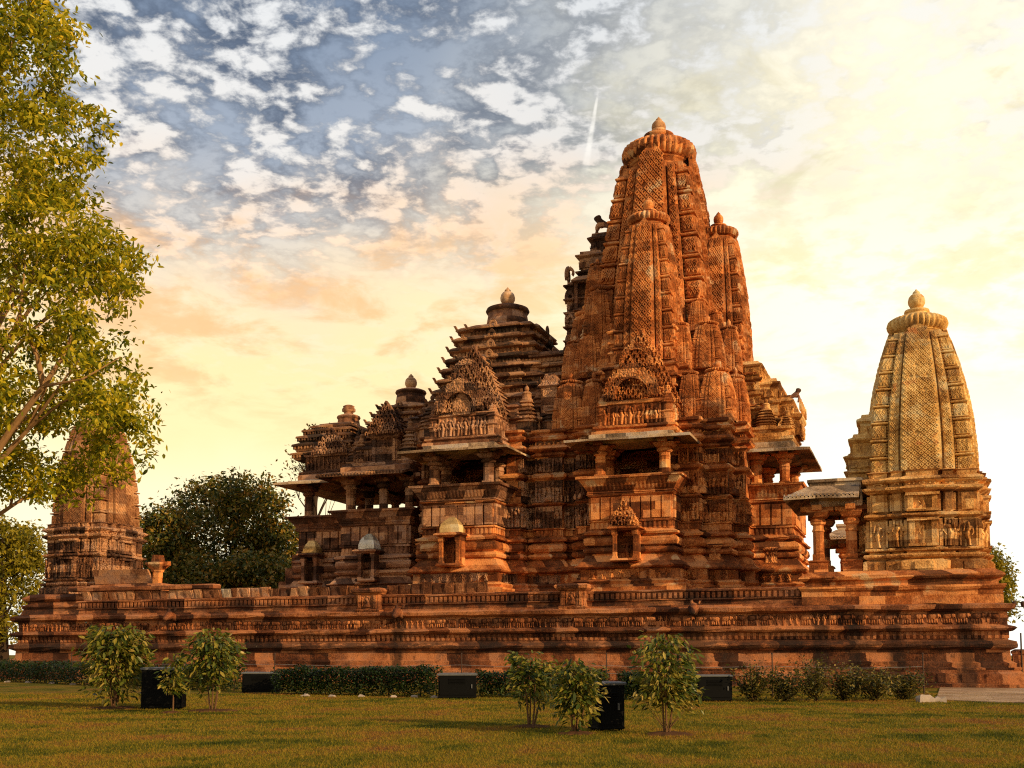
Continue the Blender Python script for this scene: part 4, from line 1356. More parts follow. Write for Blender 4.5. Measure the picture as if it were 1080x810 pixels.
# porch roof: low stepped dome
cA = (-24.0, VC)
b = MB()
b.stack(rect(-25.3, -21.6, 9.1, 16.3), [(0, 11.9), (.06, 12.0), (.06, 12.12), (-.1, 12.18), (-.1, 12.25)], True, jit=.012)
b.stack(rect(-25.0, -21.8, 9.4, 16.0), [(0, 12.2), (0, 13.0), (.12, 13.08), (.12, 13.18), (-.1, 13.25)], jit=.012)
figures_on(b, (-24.9, 9.4), (-22.2, 9.4), 12.25, .74, .5, .0, True, (0, 1))
figures_on(b, (-25.0, 15), (-25.0, 9.5), 12.25, .74, .5, .0, True, (0, 1))
udgama(b, (-24.5, 9.7), (-22.3, 9.7), 13.1, 1.3, 5, .7, .25)
b.build('roof_drum', M['hall_c'], temple)
b = MB()
for k in range(6):
    f = k / 5
    hu, hv = 2.05 * math.cos(f * 1.08), 3.1 * math.cos(f * 1.08)
    z = 13.1 + 2.0 * math.sin(f * 1.35) / math.sin(1.35)
    b.stack(rect(cA[0] - hu, cA[0] + hu * .9, VC - hv, VC + hv), [(-.05, z - .1), (-.03, z + .15), (.15, z + .2), (.15, z + .3), (-.15, z + .42)], True, jit=.014, step=.6)
    ms = [T(cA[0] + hu * q, VC - hv - .06, z - .02, hu * .2, .25, .3, 0) for q in np.linspace(-.9, .8, 9)] + [T(cA[0] - hu - .06, VC - hv + hv * q, z - .02, .34, .25, .3, LEFT) for q in np.linspace(.05, 1.0, 8)]
    b.inst(*ARCH, ms)
rf = b.build('dome_roof', M['roof'], temple)
lathe_obj(bell, 'bell', M['hall'], rf, cA[0], VC, 15.2, .72, 1.15)
b = MB()
b.lathe(cA[0], VC, [(.28, 16.3), (.30, 16.4), (.42, 16.45), (.42, 16.6), (.34, 16.68), (.36, 16.78), (.2, 16.85)], 16)
b.build('cap_stone', M['hall'], rf, smooth=True)
# ================================================================== the corner shrines
sh_spire = spire_mesh('spire', M['tan'], 6.4 / 2.08, .54, 2.1, rows=50, bhumi=8, nx=6, side=2, tongue=.03, disc=False, dep=.95)


sh_red = sh_spire.copy()
sh_red.materials[0] = M['hall_s']


def corner_shrine(cu, cv, z0, label, porch=-1, ruined=False, wallmat='tan_w', spmat=None, zs=1.0):
    root = empty('corner_shrine', (cu, cv, z0), label, 'shrine')
    Z = lambda z: z0 + (z - 3.42) * zs
    mw = M[wallmat]
    u0, u1 = (cu - 4.95, cu + 2.95) if porch < 0 else (cu - 2.6, cu + 3.0)
    b = MB()
    pr = [(0, 3.42), (0, 3.98), (.06, 4.02), (.14, 4.12), (.12, 4.2), (-.12, 4.24), (-.12, 4.42), (.04, 4.48), (.10, 4.56), (.08, 4.66), (-.3, 4.86)]
    if porch > 0: pr = [(.35 if z < 3.9 else .1 + o, z) for o, z in pr]
    b.stack(rect(u0, u1, cv - 3.42, cv + 3.42), [(o, Z(z)) for o, z in pr], jit=.02, step=.8)
    b.build('base', M['base'] if porch > 0 else M['sanctum'], root)
    steps = [(.62, 2.52), (.84, 2.12), (1.22, 2.34), (1.42, 2.0), (2.16, 2.16)]
    plan = cross(cu, cv, steps)
    b = MB()
    b.stack(plan, [(o, Z(z)) for o, z in [(.30, 4.8), (.30, 5.26), (.18, 5.32), (.10, 5.36), (.24, 5.44), (.30, 5.52), (.26, 5.58), (.04, 5.62), (.04, 5.68), (.20, 5.74), (.22, 5.82), (0, 5.88), (0, 7.1), (.06, 7.12), (.22, 7.2), (.22, 7.28), (.0, 7.36),
                                          (0, 8.2), (.06, 8.22), (.26, 8.34), (.28, 8.42), (.06, 8.5), (.04, 8.6), (.22, 8.68), (.28, 8.76), (.24, 8.84), (.02, 8.92), (.02, 9.1), (.10, 9.14), (-.1, 9.2)]], jit=.012, step=.9)
    b.build('wall', mw, root)
    n_ = len(plan)
    for k in range(n_):
        a_, c_ = plan[k], plan[(k + 1) % n_]
        L_ = math.hypot(c_[0] - a_[0], c_[1] - a_[1])
        if L_ < .3: continue
        b = MB()
        aa, d_, L2, rz_ = seg_frame(a_, c_)
        nrm = np.array([d_[1], -d_[0]])
        if L_ > 1.0:    # framed niche on the central projection
            m_ = aa + d_ * L2 / 2
            for (za, zb, ww_) in ((5.9, 7.08, .44), (7.38, 8.16, .48)):
                za, zb = Z(za), Z(zb)
                for s_ in (-1, 1):
                    b.obox([*(m_ + d_ * s_ * ww_ + nrm * .06), (za + zb) / 2], [*(d_ * .11), 0], [*(nrm * .12), 0], [0, 0, (zb - za) / 2])
                b.obox([*(m_ + nrm * .1), zb - .05], [*(d_ * (ww_ + .2)), 0], [*(nrm * .18), 0], [0, 0, .06])
                b.obox([*(m_ + nrm * .1), za + .05], [*(d_ * (ww_ + .16)), 0], [*(nrm * .16), 0], [0, 0, .06])
                b.inst(*FIG[2 if za > Z(7) else 0], [T(*(m_ + nrm * .03), za + .1, .75, .5, (zb - za) * .78, rz_)])
        else:
            figures_on(b, a_, c_, Z(5.9), 1.15 * zs, .5, .0, True, (0, 1))
            for q in (.5,):
                m_ = aa + d_ * L2 * q
                b.obox([*(m_ + nrm * .03), Z(7.78)], [*(d_ * L2 * .33), 0], [*(nrm * .07), 0], [0, 0, .36 * zs])
        k2 = max(1, int(L2 / .4))
        b.inst(*ARCH, [T(*(aa + d_ * L2 * (j + .5) / k2 + nrm * .05), Z(8.52), L2 / k2 * .7, .25, .14, rz_) for j in range(k2)])
        if L_ > .4: b.obox([*(aa + d_ * L2 / 2 + nrm * .32), Z(5.08)], [*(d_ * L2 * .3), 0], [*(nrm * .04), 0], [0, 0, .16])
        b.build('sculpture_band', mw, root)
    sp = link('spire', spmat or sh_spire, root, True)
    sp.location, sp.scale = (cu, cv, Z(9.15)), (2.08, 2.08, 2.08 * zs)
    fm = M['tan'] if not ruined else M['sanctum']
    lathe_obj(amalaka, 'ribbed_disc', fm, root, cu, cv, Z(15.5), 1.20, .5, 32)
    lathe_obj(finial, 'finial', fm, root, cu, cv, Z(16.85), .36)
    # stepped gable over the doorway
    b = MB()
    s_ = porch
    for (r0, r1, hw, za, zb) in ((1.9, 3.05, 1.35, 8.9, 10.2), (1.8, 2.85, 1.2, 10.1, 11.1), (1.7, 2.5, 1.0, 11.0, 12.0)):
        x0, x1 = sorted((cu + s_ * r0, cu + s_ * r1))
        storeyed(b, x0, x1, cv - hw, cv + hw, Z(za), Z(zb), .55)
    if not ruined: b.build('gable', M['tan'], root)
    if not ruined:
        p = empty('porch', (cu + s_ * 3.6, cv, z0), None, None)
        bpy.data.objects.remove(p)
        xs_ = [cu - 4.35, cu - 2.95]
        b = MB()
        eave(b, cu - 4.75, cu - 2.55, cv - 2.1, cv + 2.1, .95, 8.72, 8.18, .15, 'flb')
        for k in range(18):
            x = cu - 5.65 + k * .17
            b.obox((x, cv - 3.0, 8.20), (.03, 0, 0), (0, .05, 0), (0, 0, .075))
        b.stack(rect(cu - 4.7, cu - 2.5, cv - 1.7, cv + 1.7), [(0, 8.55), (0, 8.9), (.10, 8.93), (.10, 9.06), (-.1, 9.1)], True, jit=.01)
        b.stack(rect(cu - 4.6, cu - 2.5, cv - 2.05, cv + 2.05), [(.0, 7.8), (.05, 7.9), (.05, 8.5)], True, jit=.01)
        pr_ = b.build('porch_roof', M['eave'], root)
        for x in xs_:
            for y in (cv - 1.75, cv + 1.75):
                q = MB()
                pillar(q, x, y, 4.8, 7.85, .25)
                q.build('pillar', M['sanctum'], root)
        b = MB()
        for y in (cv - 1.75, cv + 1.75):
            b.stack(rect(cu - 4.75, cu - 3.95, y - .36, y + .36), [(0, 4.8), (0, 5.35), (.05, 5.4), (-.05, 5.46)], jit=.01)
            b.stack(rect(cu - 3.3, cu - 2.5, y - .36, y + .36), [(0, 4.8), (0, 5.35), (.05, 5.4), (-.05, 5.46)], jit=.01)
        b.build('pillar_block', M['sanctum'], root)
    else:
        b = MB()   # what is left of the porch: its floor, leaning seat slab and one bracketed pillar
        b.stack(rect(cu + 2.1, cu + 7.4, cv - 2.7, cv + 2.7), [(.1, 3.4), (.1, 4.2), (0, 4.3), (0, 5.02), (.1, 5.06), (.16, 5.16), (.1, 5.26), (-.2, 5.3)], jit=.016)
        for y in (cv - 2.7,):
            panel_row(b, (cu + 2.1, y), (cu + 7.4, y), 4.32, 5.0, .42, .0)
        b.build('porch_floor', M['base'], root)
        b = MB()
        y = cv - 2.6
        V = np.array([[cu + 2.25, y, 5.3], [cu + 6.8, y, 5.3], [cu + 6.6, y - .42, 6.08], [cu + 2.35, y - .42, 6.12], [cu + 2.25, y + .22, 5.3], [cu + 6.8, y + .22, 5.3], [cu + 6.6, y - .22, 6.08], [cu + 2.35, y - .22, 6.12]])
        b.add(V, [[0, 1, 2, 3], [5, 4, 7, 6], [1, 5, 6, 2], [4, 0, 3, 7], [3, 2, 6, 7]])
        b.build('seat_slab', M['hall'], root)
        b = MB()
        x = cu + 7.1
        b.stack(rect(x - .22, x + .22, y - .2, y + .24), [(0, 5.25), (0, 5.9), (.06, 5.95), (.06, 6.05), (.2, 6.2), (.34, 6.34), (.34, 6.46), (.1, 6.5), (.02, 6.9)], jit=.01, step=0)
        b.obox((x + .6, y, 6.38), (.28, 0, .02), (0, .16, 0), (0, 0, .12))
        b.build('bracket_pillar', M['sanctum'], root)
    return root


corner_shrine(9.45, 3.5, 3.42, 'small tan shrine with curved ribbed spire on the near right corner of the platform')
corner_shrine(9.45, 21.9, 3.42, 'shrine on the back corner, glimpsed between the pillars of the tan shrine porch')
corner_shrine(-35.35, 3.5, 3.3, 'small red brown shrine behind the tall leafy tree at the far left of the platform', porch=1, ruined=True, wallmat='hall_c', spmat=sh_red, zs=1.0).scale = (.84, .84, .94)


# ================================================================== vegetation
def cpos(px, dep):
    """point on the ground at a distance in front of the camera, px in the photograph's columns"""
    q = CAM[:2] + dep * FW + (px - 540) / 1200 * dep * RT
    return np.array([q[0], q[1]])


def zat(py, dep):
    return 1.35 + (690 - py) * dep / 1200


def tube(b, pts, rad, n=6):
    pts = np.asarray(pts, float)
    a = np.arange(n) / n * 2 * math.pi
    rs = []
    for k, p in enumerate(pts):
        d = pts[min(k + 1, len(pts) - 1)] - pts[max(k - 1, 0)]
        d /= np.linalg.norm(d) + 1e-9
        u = np.cross(d, (0, 0, 1)) if abs(d[2]) < .95 else np.cross(d, (1, 0, 0))
        u /= np.linalg.norm(u)
        v = np.cross(d, u)
        rs.append(p + rad[k] * (np.cos(a)[:, None] * u + np.sin(a)[:, None] * v))
    b.rings(np.array(rs), True, True, True)


def leaves(b, pos, size, aspect=.45, droop=.5, up=0.0, out=None, shape=6):
    """leaf blades (folded along the midrib) at the given points"""
    n = len(pos)
    th = rng.random(n) * 2 * math.pi
    d = np.stack([np.cos(th), np.sin(th), np.zeros(n)], 1)
    if out is not None:
        d = d * .55 + out
        d[:, 2] = 0
        d /= np.linalg.norm(d, axis=1)[:, None] + 1e-9
    tilt = rng.normal(-droop + up, .5, n)
    ax = d * np.cos(tilt)[:, None] + np.array([0, 0, 1.0]) * np.sin(tilt)[:, None]
    sd_ = np.cross(ax, np.array([0, 0, 1.0]))
    sd_ /= np.linalg.norm(sd_, axis=1)[:, None] + 1e-9
    roll = rng.normal(0, .7, n)
    nr = np.cross(sd_, ax)
    sd2 = sd_ * np.cos(roll)[:, None] + nr * np.sin(roll)[:, None]
    nr2 = np.cross(sd2, ax)
    s_ = size * rng.uniform(.6, 1.25, n)[:, None]
    w_ = s_ * aspect * .5
    if shape == 6:
        V = np.stack([pos, pos + ax * s_ * .35 + sd2 * w_ + nr2 * w_ * .25, pos + ax * s_ * .72 + sd2 * w_ * .8 + nr2 * w_ * .2 - nr * 0, pos + ax * s_, pos + ax * s_ * .72 - sd2 * w_ * .8 + nr2 * w_ * .2, pos + ax * s_ * .35 - sd2 * w_ + nr2 * w_ * .25, pos + ax * s_ * .5], 1)
        base = (np.arange(n) * 7)[:, None]
        F = np.concatenate([base + np.array([q]) for q in ([0, 1, 6], [1, 2, 6], [2, 3, 6], [3, 4, 6], [4, 5, 6], [5, 0, 6])])
        b.add(V.reshape(-1, 3), F)
    else:
        V = np.stack([pos, pos + ax * s_ * .5 + sd2 * w_, pos + ax * s_, pos + ax * s_ * .5 - sd2 * w_], 1)
        base = (np.arange(n) * 4)[:, None]
        b.add(V.reshape(-1, 3), base + np.array([[0, 1, 2, 3]]))


def tree(name, label, base, lean, crowns, nclump, nleaf, lsize, csize, lmat, bmat, trunk_r, group=None, nlimb=26, droop=.5, envelope=None, aspect=.5, shell=.55, cat='tree', shape=4, limbs=()):
    """tapered trunk, limbs that reach the leaf clumps, leaves in uneven clumps through the crown"""
    bx, by = base
    root = empty(name, (bx, by, 0), label, cat, group)
    cl = []
    while len(cl) < nclump:
        if envelope:
            zs_, rs_ = envelope
            z = random.uniform(zs_[0], zs_[-1])
            r = np.interp(z, zs_, rs_)
            if random.random() > (r / max(rs_)) ** 1.2: continue
            q = math.sqrt(random.uniform(.06, 1.0)) * r
            a = random.random() * 2 * math.pi
            p = np.array([bx + lean[0] + q * math.cos(a), by + lean[1] + q * math.sin(a), z])
        else:
            c = crowns[random.randrange(len(crowns))]
            v = rng.normal(0, 1, 3)
            v /= np.linalg.norm(v)
            if v[2] < -.75: continue
            f = random.uniform(shell, 1.0)
            p = np.array([bx + c[0] + v[0] * c[3] * f, by + c[1] + v[1] * c[4] * f, c[2] + v[2] * c[5] * f])
        if mnoise.noise(Vector(p * .55)) < (-.12 if envelope else -.28): continue
        cl.append(p)
    cl = np.array(cl)
    b = MB()
    top = cl[:, 2].max()
    low = cl[:, 2].min()
    mid = cl.mean(0)
    t_pts = [np.array([bx, by, -.1]), np.array([bx + .1, by, low * .45]), np.array([bx + (mid[0] - bx) * .3, by + (mid[1] - by) * .3, low + (top - low) * .12]), np.array([bx + (mid[0] - bx) * .7, by + (mid[1] - by) * .7, low + (top - low) * .45]), np.array([mid[0], mid[1], low + (top - low) * .8])]
    tube(b, t_pts, [trunk_r * 1.25, trunk_r, trunk_r * .85, trunk_r * .5, trunk_r * .15], 10)
    for k in range(nlimb):
        p = cl[random.randrange(len(cl))]
        f = min(.92, max(.1, (p[2] - low) / (top - low) * .75))
        seg = f * 3.0
        i_ = min(2, int(seg))
        s0 = t_pts[1 + i_] + (t_pts[2 + i_] - t_pts[1 + i_]) * (seg - i_)
        m_ = s0 + (p - s0) * .5 + np.array([random.uniform(-.4, .4), random.uniform(-.4, .4), random.uniform(-.1, .7)])
        r0 = trunk_r * (.42 - .25 * f)
        tube(b, [s0, s0 + (m_ - s0) * .5 + [0, 0, .1], m_, p], [r0, r0 * .75, r0 * .5, r0 * .12], 6)
        for j in range(2):
            p2 = cl[np.argsort(((cl - p) ** 2).sum(1))[random.randrange(1, min(8, len(cl)))]]
            tube(b, [m_, (m_ + p2) / 2 + [0, 0, .15], p2], [r0 * .4, r0 * .25, r0 * .06], 5)
    for q_, r_ in limbs: tube(b, q_, np.linspace(r_, r_ * .25, len(q_)), 8)
    b.build('trunk', bmat, root)
    per = nleaf // nclump
    n = per * nclump
    base_ = np.repeat(cl, per, 0)
    sc_ = np.repeat(rng.uniform(.6, 1.3, nclump), per)[:, None] * csize
    pos = base_ + np.clip(rng.normal(0, 1, (n, 3)), -1.9, 1.9) * sc_ * np.array([1, 1, .62])
    pos = pos[pos[:, 2] > .2]
    b = MB()
    leaves(b, pos, lsize, aspect, droop, shape=shape)
    b.build('crown', lmat, root)
    return root


# tall tree on the left, close to the viewer
TB = cpos(-62, 28)
env = ([5.3, 6.0, 7.0, 8.1, 9.3, 10.5, 11.6, 12.3, 13.9, 15.1, 16.3, 17.4, 18.8], [2.9, 3.7, 4.3, 3.9, 3.6, 3.5, 3.8, 2.9, 2.8, 2.9, 2.6, 2.1, 1.0])
def lp(px, py, dep): return [*cpos(px, dep), zat(py, dep)]


LIMBS = [([lp(-62, 560, 28), lp(-25, 500, 27.4), lp(4, 452, 27), lp(38, 404, 26.6), lp(58, 372, 26.4), lp(70, 340, 26.6)], .12), ([lp(38, 404, 26.6), lp(30, 370, 26.3), lp(10, 330, 26.2), lp(14, 270, 26.4)], .08), ([lp(38, 404, 26.6), lp(80, 396, 26.2), lp(120, 372, 26.3)], .04)]
tree('tall_tree', 'tall airy tree with yellow green leaves at the left edge, in front of everything', TB, (.75 * RT[0], .75 * RT[1]), None, 680, 60000, .18, .26, M['leaf_big'], M['bark'], .26, nlimb=34, envelope=env, droop=.55, aspect=.42, shape=6, limbs=LIMBS)


def far_tree(name, label, px, dep, blobs, ncl, nl, ls, cs, mat, tr=.4, **kw):
    base = cpos(px, dep)
    cr = []
    for (x, y, rx, rz_) in blobs:
        p = cpos(x, dep + random.uniform(-2, 2)) - base
        cr.append((p[0], p[1], zat(y, dep), rx * dep / 1200, rx * dep / 1200, rz_ * dep / 1200))
    return tree(name, label, base, (0, 0), cr, ncl, nl, ls, cs, mat, M['darkbark'], tr, **kw)


G = 'trees behind the platform'
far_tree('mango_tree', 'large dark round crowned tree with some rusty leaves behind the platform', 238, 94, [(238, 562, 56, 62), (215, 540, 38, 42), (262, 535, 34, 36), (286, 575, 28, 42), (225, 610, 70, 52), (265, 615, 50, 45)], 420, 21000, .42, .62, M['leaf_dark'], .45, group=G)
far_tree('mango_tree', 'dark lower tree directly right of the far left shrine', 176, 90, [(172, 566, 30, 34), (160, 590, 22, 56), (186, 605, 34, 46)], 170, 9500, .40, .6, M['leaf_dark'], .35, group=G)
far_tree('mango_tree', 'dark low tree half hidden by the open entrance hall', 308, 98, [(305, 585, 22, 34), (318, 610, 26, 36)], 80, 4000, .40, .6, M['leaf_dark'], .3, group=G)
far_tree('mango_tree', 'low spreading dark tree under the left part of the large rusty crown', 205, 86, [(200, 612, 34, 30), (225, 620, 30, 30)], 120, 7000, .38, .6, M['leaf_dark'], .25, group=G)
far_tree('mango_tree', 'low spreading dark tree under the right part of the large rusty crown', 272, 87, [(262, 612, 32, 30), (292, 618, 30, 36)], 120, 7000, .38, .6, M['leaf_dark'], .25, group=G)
far_tree('bushy_tree', 'bushy tree with sunlit yellow top at the left edge of the photo', 4, 80, [(2, 600, 42, 60), (20, 580, 24, 34), (8, 640, 44, 50), (-20, 570, 30, 34)], 260, 13000, .36, .55, M['leaf_yel'], .4, group=G)
far_tree('sparse_tree', 'thin almost bare tree showing above the entrance hall roof', 330, 92, [(330, 470, 20, 26), (316, 500, 24, 24), (345, 490, 18, 40)], 46, 600, .32, .55, M['leaf_thin'], .22, group=G, nlimb=40)
far_tree('bushy_tree', 'pale yellow leafy tree peeping out right of the tan shrine', 1042, 78, [(1042, 606, 20, 32), (1036, 640, 26, 40), (1050, 622, 14, 34)], 190, 12000, .30, .45, M['leaf_yel'], .28, group=G)


def shrub(label, px, py, dep, h, wd, nl, ls, bare, mat, nst=4, group='young broad leaved shrubs on the lawn', lower=0):
    x, y = cpos(px, dep)
    root = empty('shrub', (x, y, 0), label, 'shrub', group)
    b = MB()
    tips = []
    for k in range(nst):
        a = k / nst * 2 * math.pi + random.random()
        r = wd * .5 * random.uniform(.15, .55)
        tp = np.array([x + r * math.cos(a), y + r * math.sin(a), h * random.uniform(.72, .92)])
        bs = np.array([x + .05 * math.cos(a), y + .05 * math.sin(a), -.03])
        m_ = (tp + bs) / 2 + [random.uniform(-.05, .05), random.uniform(-.05, .05), -.05]
        tube(b, [bs, (bs + m_) / 2, m_, tp], [.020, .017, .012, .005], 6)
        for j in range(7):
            f = random.uniform(max(.35, bare), 1)
            s0 = bs + (tp - bs) * f
            a2 = random.random() * 2 * math.pi
            e = s0 + np.array([math.cos(a2), math.sin(a2), .5]) * wd * random.uniform(.12, .34)
            e[2] = min(e[2], h * .98)
            tube(b, [s0, (s0 + e) / 2 + [0, 0, .03], e], [.010, .008, .003], 5)
            tips += [e, (s0 + e) / 2]
        tips.append(tp)
    if lower:
        for j in range(lower):
            a2 = random.random() * 2 * math.pi
            e = np.array([x + math.cos(a2) * wd * .3, y + math.sin(a2) * wd * .3, random.uniform(.12, .4) * h])
            tube(b, [[x, y, .05], e], [.008, .003], 5)
            tips.append(e)
    b.build('stem', M['shrubbark'], root)
    tips = np.array(tips)
    n = nl
    # rosettes of leaves at twig ends plus a fill inside the crown's outline
    k = rng.integers(0, len(tips), n)
    pos = tips[k] + rng.normal(0, 1, (n, 3)) * np.array([.09, .09, .08]) * (wd / 1.3)
    m2 = int(n * .45)
    v = rng.normal(0, 1, (m2, 3))
    v /= np.linalg.norm(v, axis=1)[:, None]
    f = rng.random(m2)[:, None] ** .4
    zc, zr = h * (bare + (1 - bare) * .5), h * (1 - bare) * .5
    fill = np.array([x, y, zc]) + v * f * np.array([wd * .47, wd * .47, zr])
    keep = np.array([mnoise.noise(Vector(q * 2.2)) > -.18 for q in fill])
    pos = np.concatenate([pos, fill[keep]])
    pos[:, 2] = np.clip(pos[:, 2], .05, h)
    o = pos - np.array([x, y, h * .5])
    o[:, 2] = 0
    o /= np.linalg.norm(o, axis=1)[:, None] + 1e-6
    b = MB()
    leaves(b, pos, ls, .36, .45, out=o * .8, shape=6)
    b.build('foliage', mat, root)
    sp_ = MB()
    a = np.arange(22) / 22 * 2 * math.pi
    r = np.array([.36 * wd * random.uniform(.7, 1.2) for _ in a])
    sp_.rings([np.stack([x + 1.0 * r * np.cos(a), y + 1.0 * r * np.sin(a), np.full(22, -.02)], 1), np.stack([x + r * .9 * np.cos(a), y + r * .9 * np.sin(a), np.full(22, .02)], 1), np.stack([x + r * .4 * np.cos(a), y + r * .4 * np.sin(a), np.full(22, .05)], 1)], True, False, True)
    tag(sp_.build('soil_patch', M['soil'], None), kind='structure')
    return root


shrub('broad dense shrub reaching the ground, leftmost on the lawn', 124, 747, 28.7, 2.15, 1.85, 1700, .20, .04, M['leaf_shrub'], 7)
shrub('slim knee to chest high sapling in front of the wide black cabinet', 183, 752, 26.4, 1.38, .62, 280, .17, .35, M['leaf_shrub'], 1)
shrub('umbrella shaped shrub on a bare stem right of the wide black cabinet', 226, 750, 27.3, 2.0, 1.65, 1250, .175, .30, M['leaf_shrub'], 5, lower=3)
shrub('shrub with a clear slender stem, left of the yellowish bush in the middle', 560, 767, 21.3, 1.40, 1.02, 850, .13, .36, M['leaf_shrub'], 4)
shrub('low yellowish bush leafy to the ground beside the upright black cabinet', 607, 775, 19.5, 1.30, .92, 950, .145, .02, M['leaf_shrub'], 6)
shrub('tall young shrub with open crown right of the upright black cabinet', 702, 775, 19.3, 1.72, 1.30, 1250, .14, .30, M['leaf_shrub'], 4, lower=6)


def gpos(px, py):
    """where the ground is seen at a pixel of the photograph"""
    d = pix_dir(px, py)
    t_ = -CAM[2] / d.z
    return np.array([CAM[0] + d.x * t_, CAM[1] + d.y * t_])


def hedge(label, p0, p1, h, wd, n, ls=.10):
    c = (p0 + p1) / 2
    root = empty('hedge', (c[0], c[1], 0), label, 'hedge', 'clipped hedges below the platform')
    d = (p1 - p0)
    L_ = np.linalg.norm(d)
    d /= L_
    nr = np.array([-d[1], d[0]])
    b = MB()
    m = int(n * .75)
    s_ = rng.random(n) * L_
    tt_ = (rng.random(n) - .5) * wd
    zz = rng.random(n) ** .7
    hv = np.array([.88 + .18 * mnoise.noise(Vector((q * .9, c[0], 0))) + .10 * mnoise.noise(Vector((q * 3.1, c[0], 4))) for q in s_])
    pos = np.stack([p0[0] + d[0] * s_ + nr[0] * tt_, p0[1] + d[1] * s_ + nr[1] * tt_, zz * h * hv + .03], 1)
    leaves(b, pos, ls, .5, .1, shape=4)
    b.build('foliage', M['leaf_hedge'], root)
    b = MB()
    for q in np.arange(.15, L_, .6):
        x0 = p0 + d * q
        tube(b, [[*x0, -.02], [*(x0 + nr * random.uniform(-.2, .2) + d * random.uniform(-.15, .15)), h * .75]], [.02, .008], 5)
    b.build('stem', M['darkbark'], root)
    return root


hedge('long dark hedge at the far left, behind the leftmost shrub', gpos(-45, 716), gpos(150, 725), 1.1, 1.0, 19000, .11)
hedge('dark hedge between the wide black cabinet and the low cabinet left of the fence post', gpos(150, 726), gpos(252, 729), 1.0, .9, 9500)
hedge('dark hedge in the middle left, with white stones at its foot', gpos(293, 732), gpos(461, 735), 1.0, .9, 15000)
hedge('short dark hedge right of the low black cabinet in the middle', gpos(503, 735), gpos(640, 736), .95, .9, 10000)
hedge('short dark hedge behind the tall young open crowned shrub', gpos(655, 738), gpos(733, 739), .9, .9, 7500)
rb = [(794, 740, .98, 1.05), (828, 740, .9, 1.1), (860, 740, 1.12, 1.15), (890, 739, 1.0, 1.15), (922, 739, .92, 1.15), (952, 738, .78, 1.1)]
lab = ['dark green bush beside the right hand low cabinet, first of the bush row', 'second bush of the row from the right hand low cabinet', 'tallest bush, third in the row along the wire fence', 'fourth bush of the row, yellow leaved, along the wire fence',
       'fifth bush of the row, yellow leaved, along the wire fence', 'lowest bush at the right end of the row, by the white stones']
for (px, py, h, wd), lb in zip(rb, lab):
    x, y = gpos(px, py)
    root = empty('bush', (x, y, 0), lb, 'bush', 'row of yellowing bushes along the fence')
    b = MB()
    tips = []
    for k in range(20):
        a = random.random() * 2 * math.pi
        r = wd * .62 * random.uniform(.1, 1.15)
        tp = np.array([x + r * math.cos(a), y + r * math.sin(a), h * random.uniform(.55, 1.08)])
        tube(b, [[x, y, -.02], [x + (tp[0] - x) * .6, y + (tp[1] - y) * .6, tp[2] * .5], tp], [.016, .011, .004], 5)
        tips.append(tp)
    b.build('stem', M['darkbark'], root)
    n = 1700
    tips = np.array(tips)
    k = rng.integers(0, len(tips), n)
    f = rng.uniform(.25, 1.0, n)[:, None]
    pos = np.array([x, y, .0]) + (tips[k] - np.array([x, y, 0])) * f + rng.normal(0, .11, (n, 3))
    pos[:, 2] = np.clip(pos[:, 2], .04, 2)
    b = MB()
    leaves(b, pos, .115, .42, .1, shape=4)
    b.build('foliage', M['leaf_row'], root)


# ================================================================== small things on the lawn
def cabinet(label, px, py, wd, dp, h, yaw=0.0):
    x, y = gpos(px, py)
    root = empty('floodlight_cabinet', (x, y, 0), label, 'cabinet', 'black cabinets on the lawn')
    root.rotation_euler = (0, 0, TH + yaw)
    b = MB()
    b.stack(rect(-wd / 2, wd / 2, 0, dp), [(.0, .03), (.012, .05), (0, .07), (0, h - .06), (-.01, h - .05)], True, jit=.003, step=0)
    for s_ in (-1, 1):
        for t_ in (0, 1): b.box(s_ * (wd / 2 - .06) - .03, s_ * (wd / 2 - .06) + .03, .03 + t_ * (dp - .12), .09 + t_ * (dp - .12), -.04, .04)
    b.build('body', M['black'], root, world=False)
    b = MB()
    b.stack(rect(-wd / 2, wd / 2, 0, dp), [(.03, h - .055), (.035, h - .02), (.02, h), (-.06, h + .012)], True, jit=.002, step=0)
    b.build('lid', M['blacktop'], root, world=False)
    b = MB()
    b.box(-wd / 2 + .05, wd / 2 - .05, -.018, -.004, .12, h - .12)
    for q in range(4): b.obox((0, -.026, h * .62 + q * .045), (wd * .22, 0, 0), (0, .010, .008), (0, -.002, .008))
    for q in (.25, .75): b.box(-wd / 2 + .03, -wd / 2 + .07, -.03, -.012, h * q - .04, h * q + .04)
    d = b.build('door', M['black'], root, world=False)
    b = MB()
    b.box(wd / 2 - .14, wd / 2 - .11, -.045, -.017, h * .5 - .06, h * .5 + .06)
    q = b.build('handle', M['blacktop'], d, world=False)
    return root


cabinet('wide black metal cabinet behind the slim sapling, between the left shrubs', 170, 748, .98, .55, 1.02, .1)
cabinet('low black cabinet at the end of the hedge, right of the umbrella shaped shrub', 274, 731, 1.25, .5, .72)
cabinet('low black cabinet between two hedges below the middle of the platform', 482, 737, 1.15, .5, .76)
cabinet('upright black cabinet standing between the yellowish bush and the tall young shrub', 645, 771, .50, .45, .86, .35)
cabinet('low black cabinet just left of the bush row on the right', 754, 740, 1.0, .5, .76)

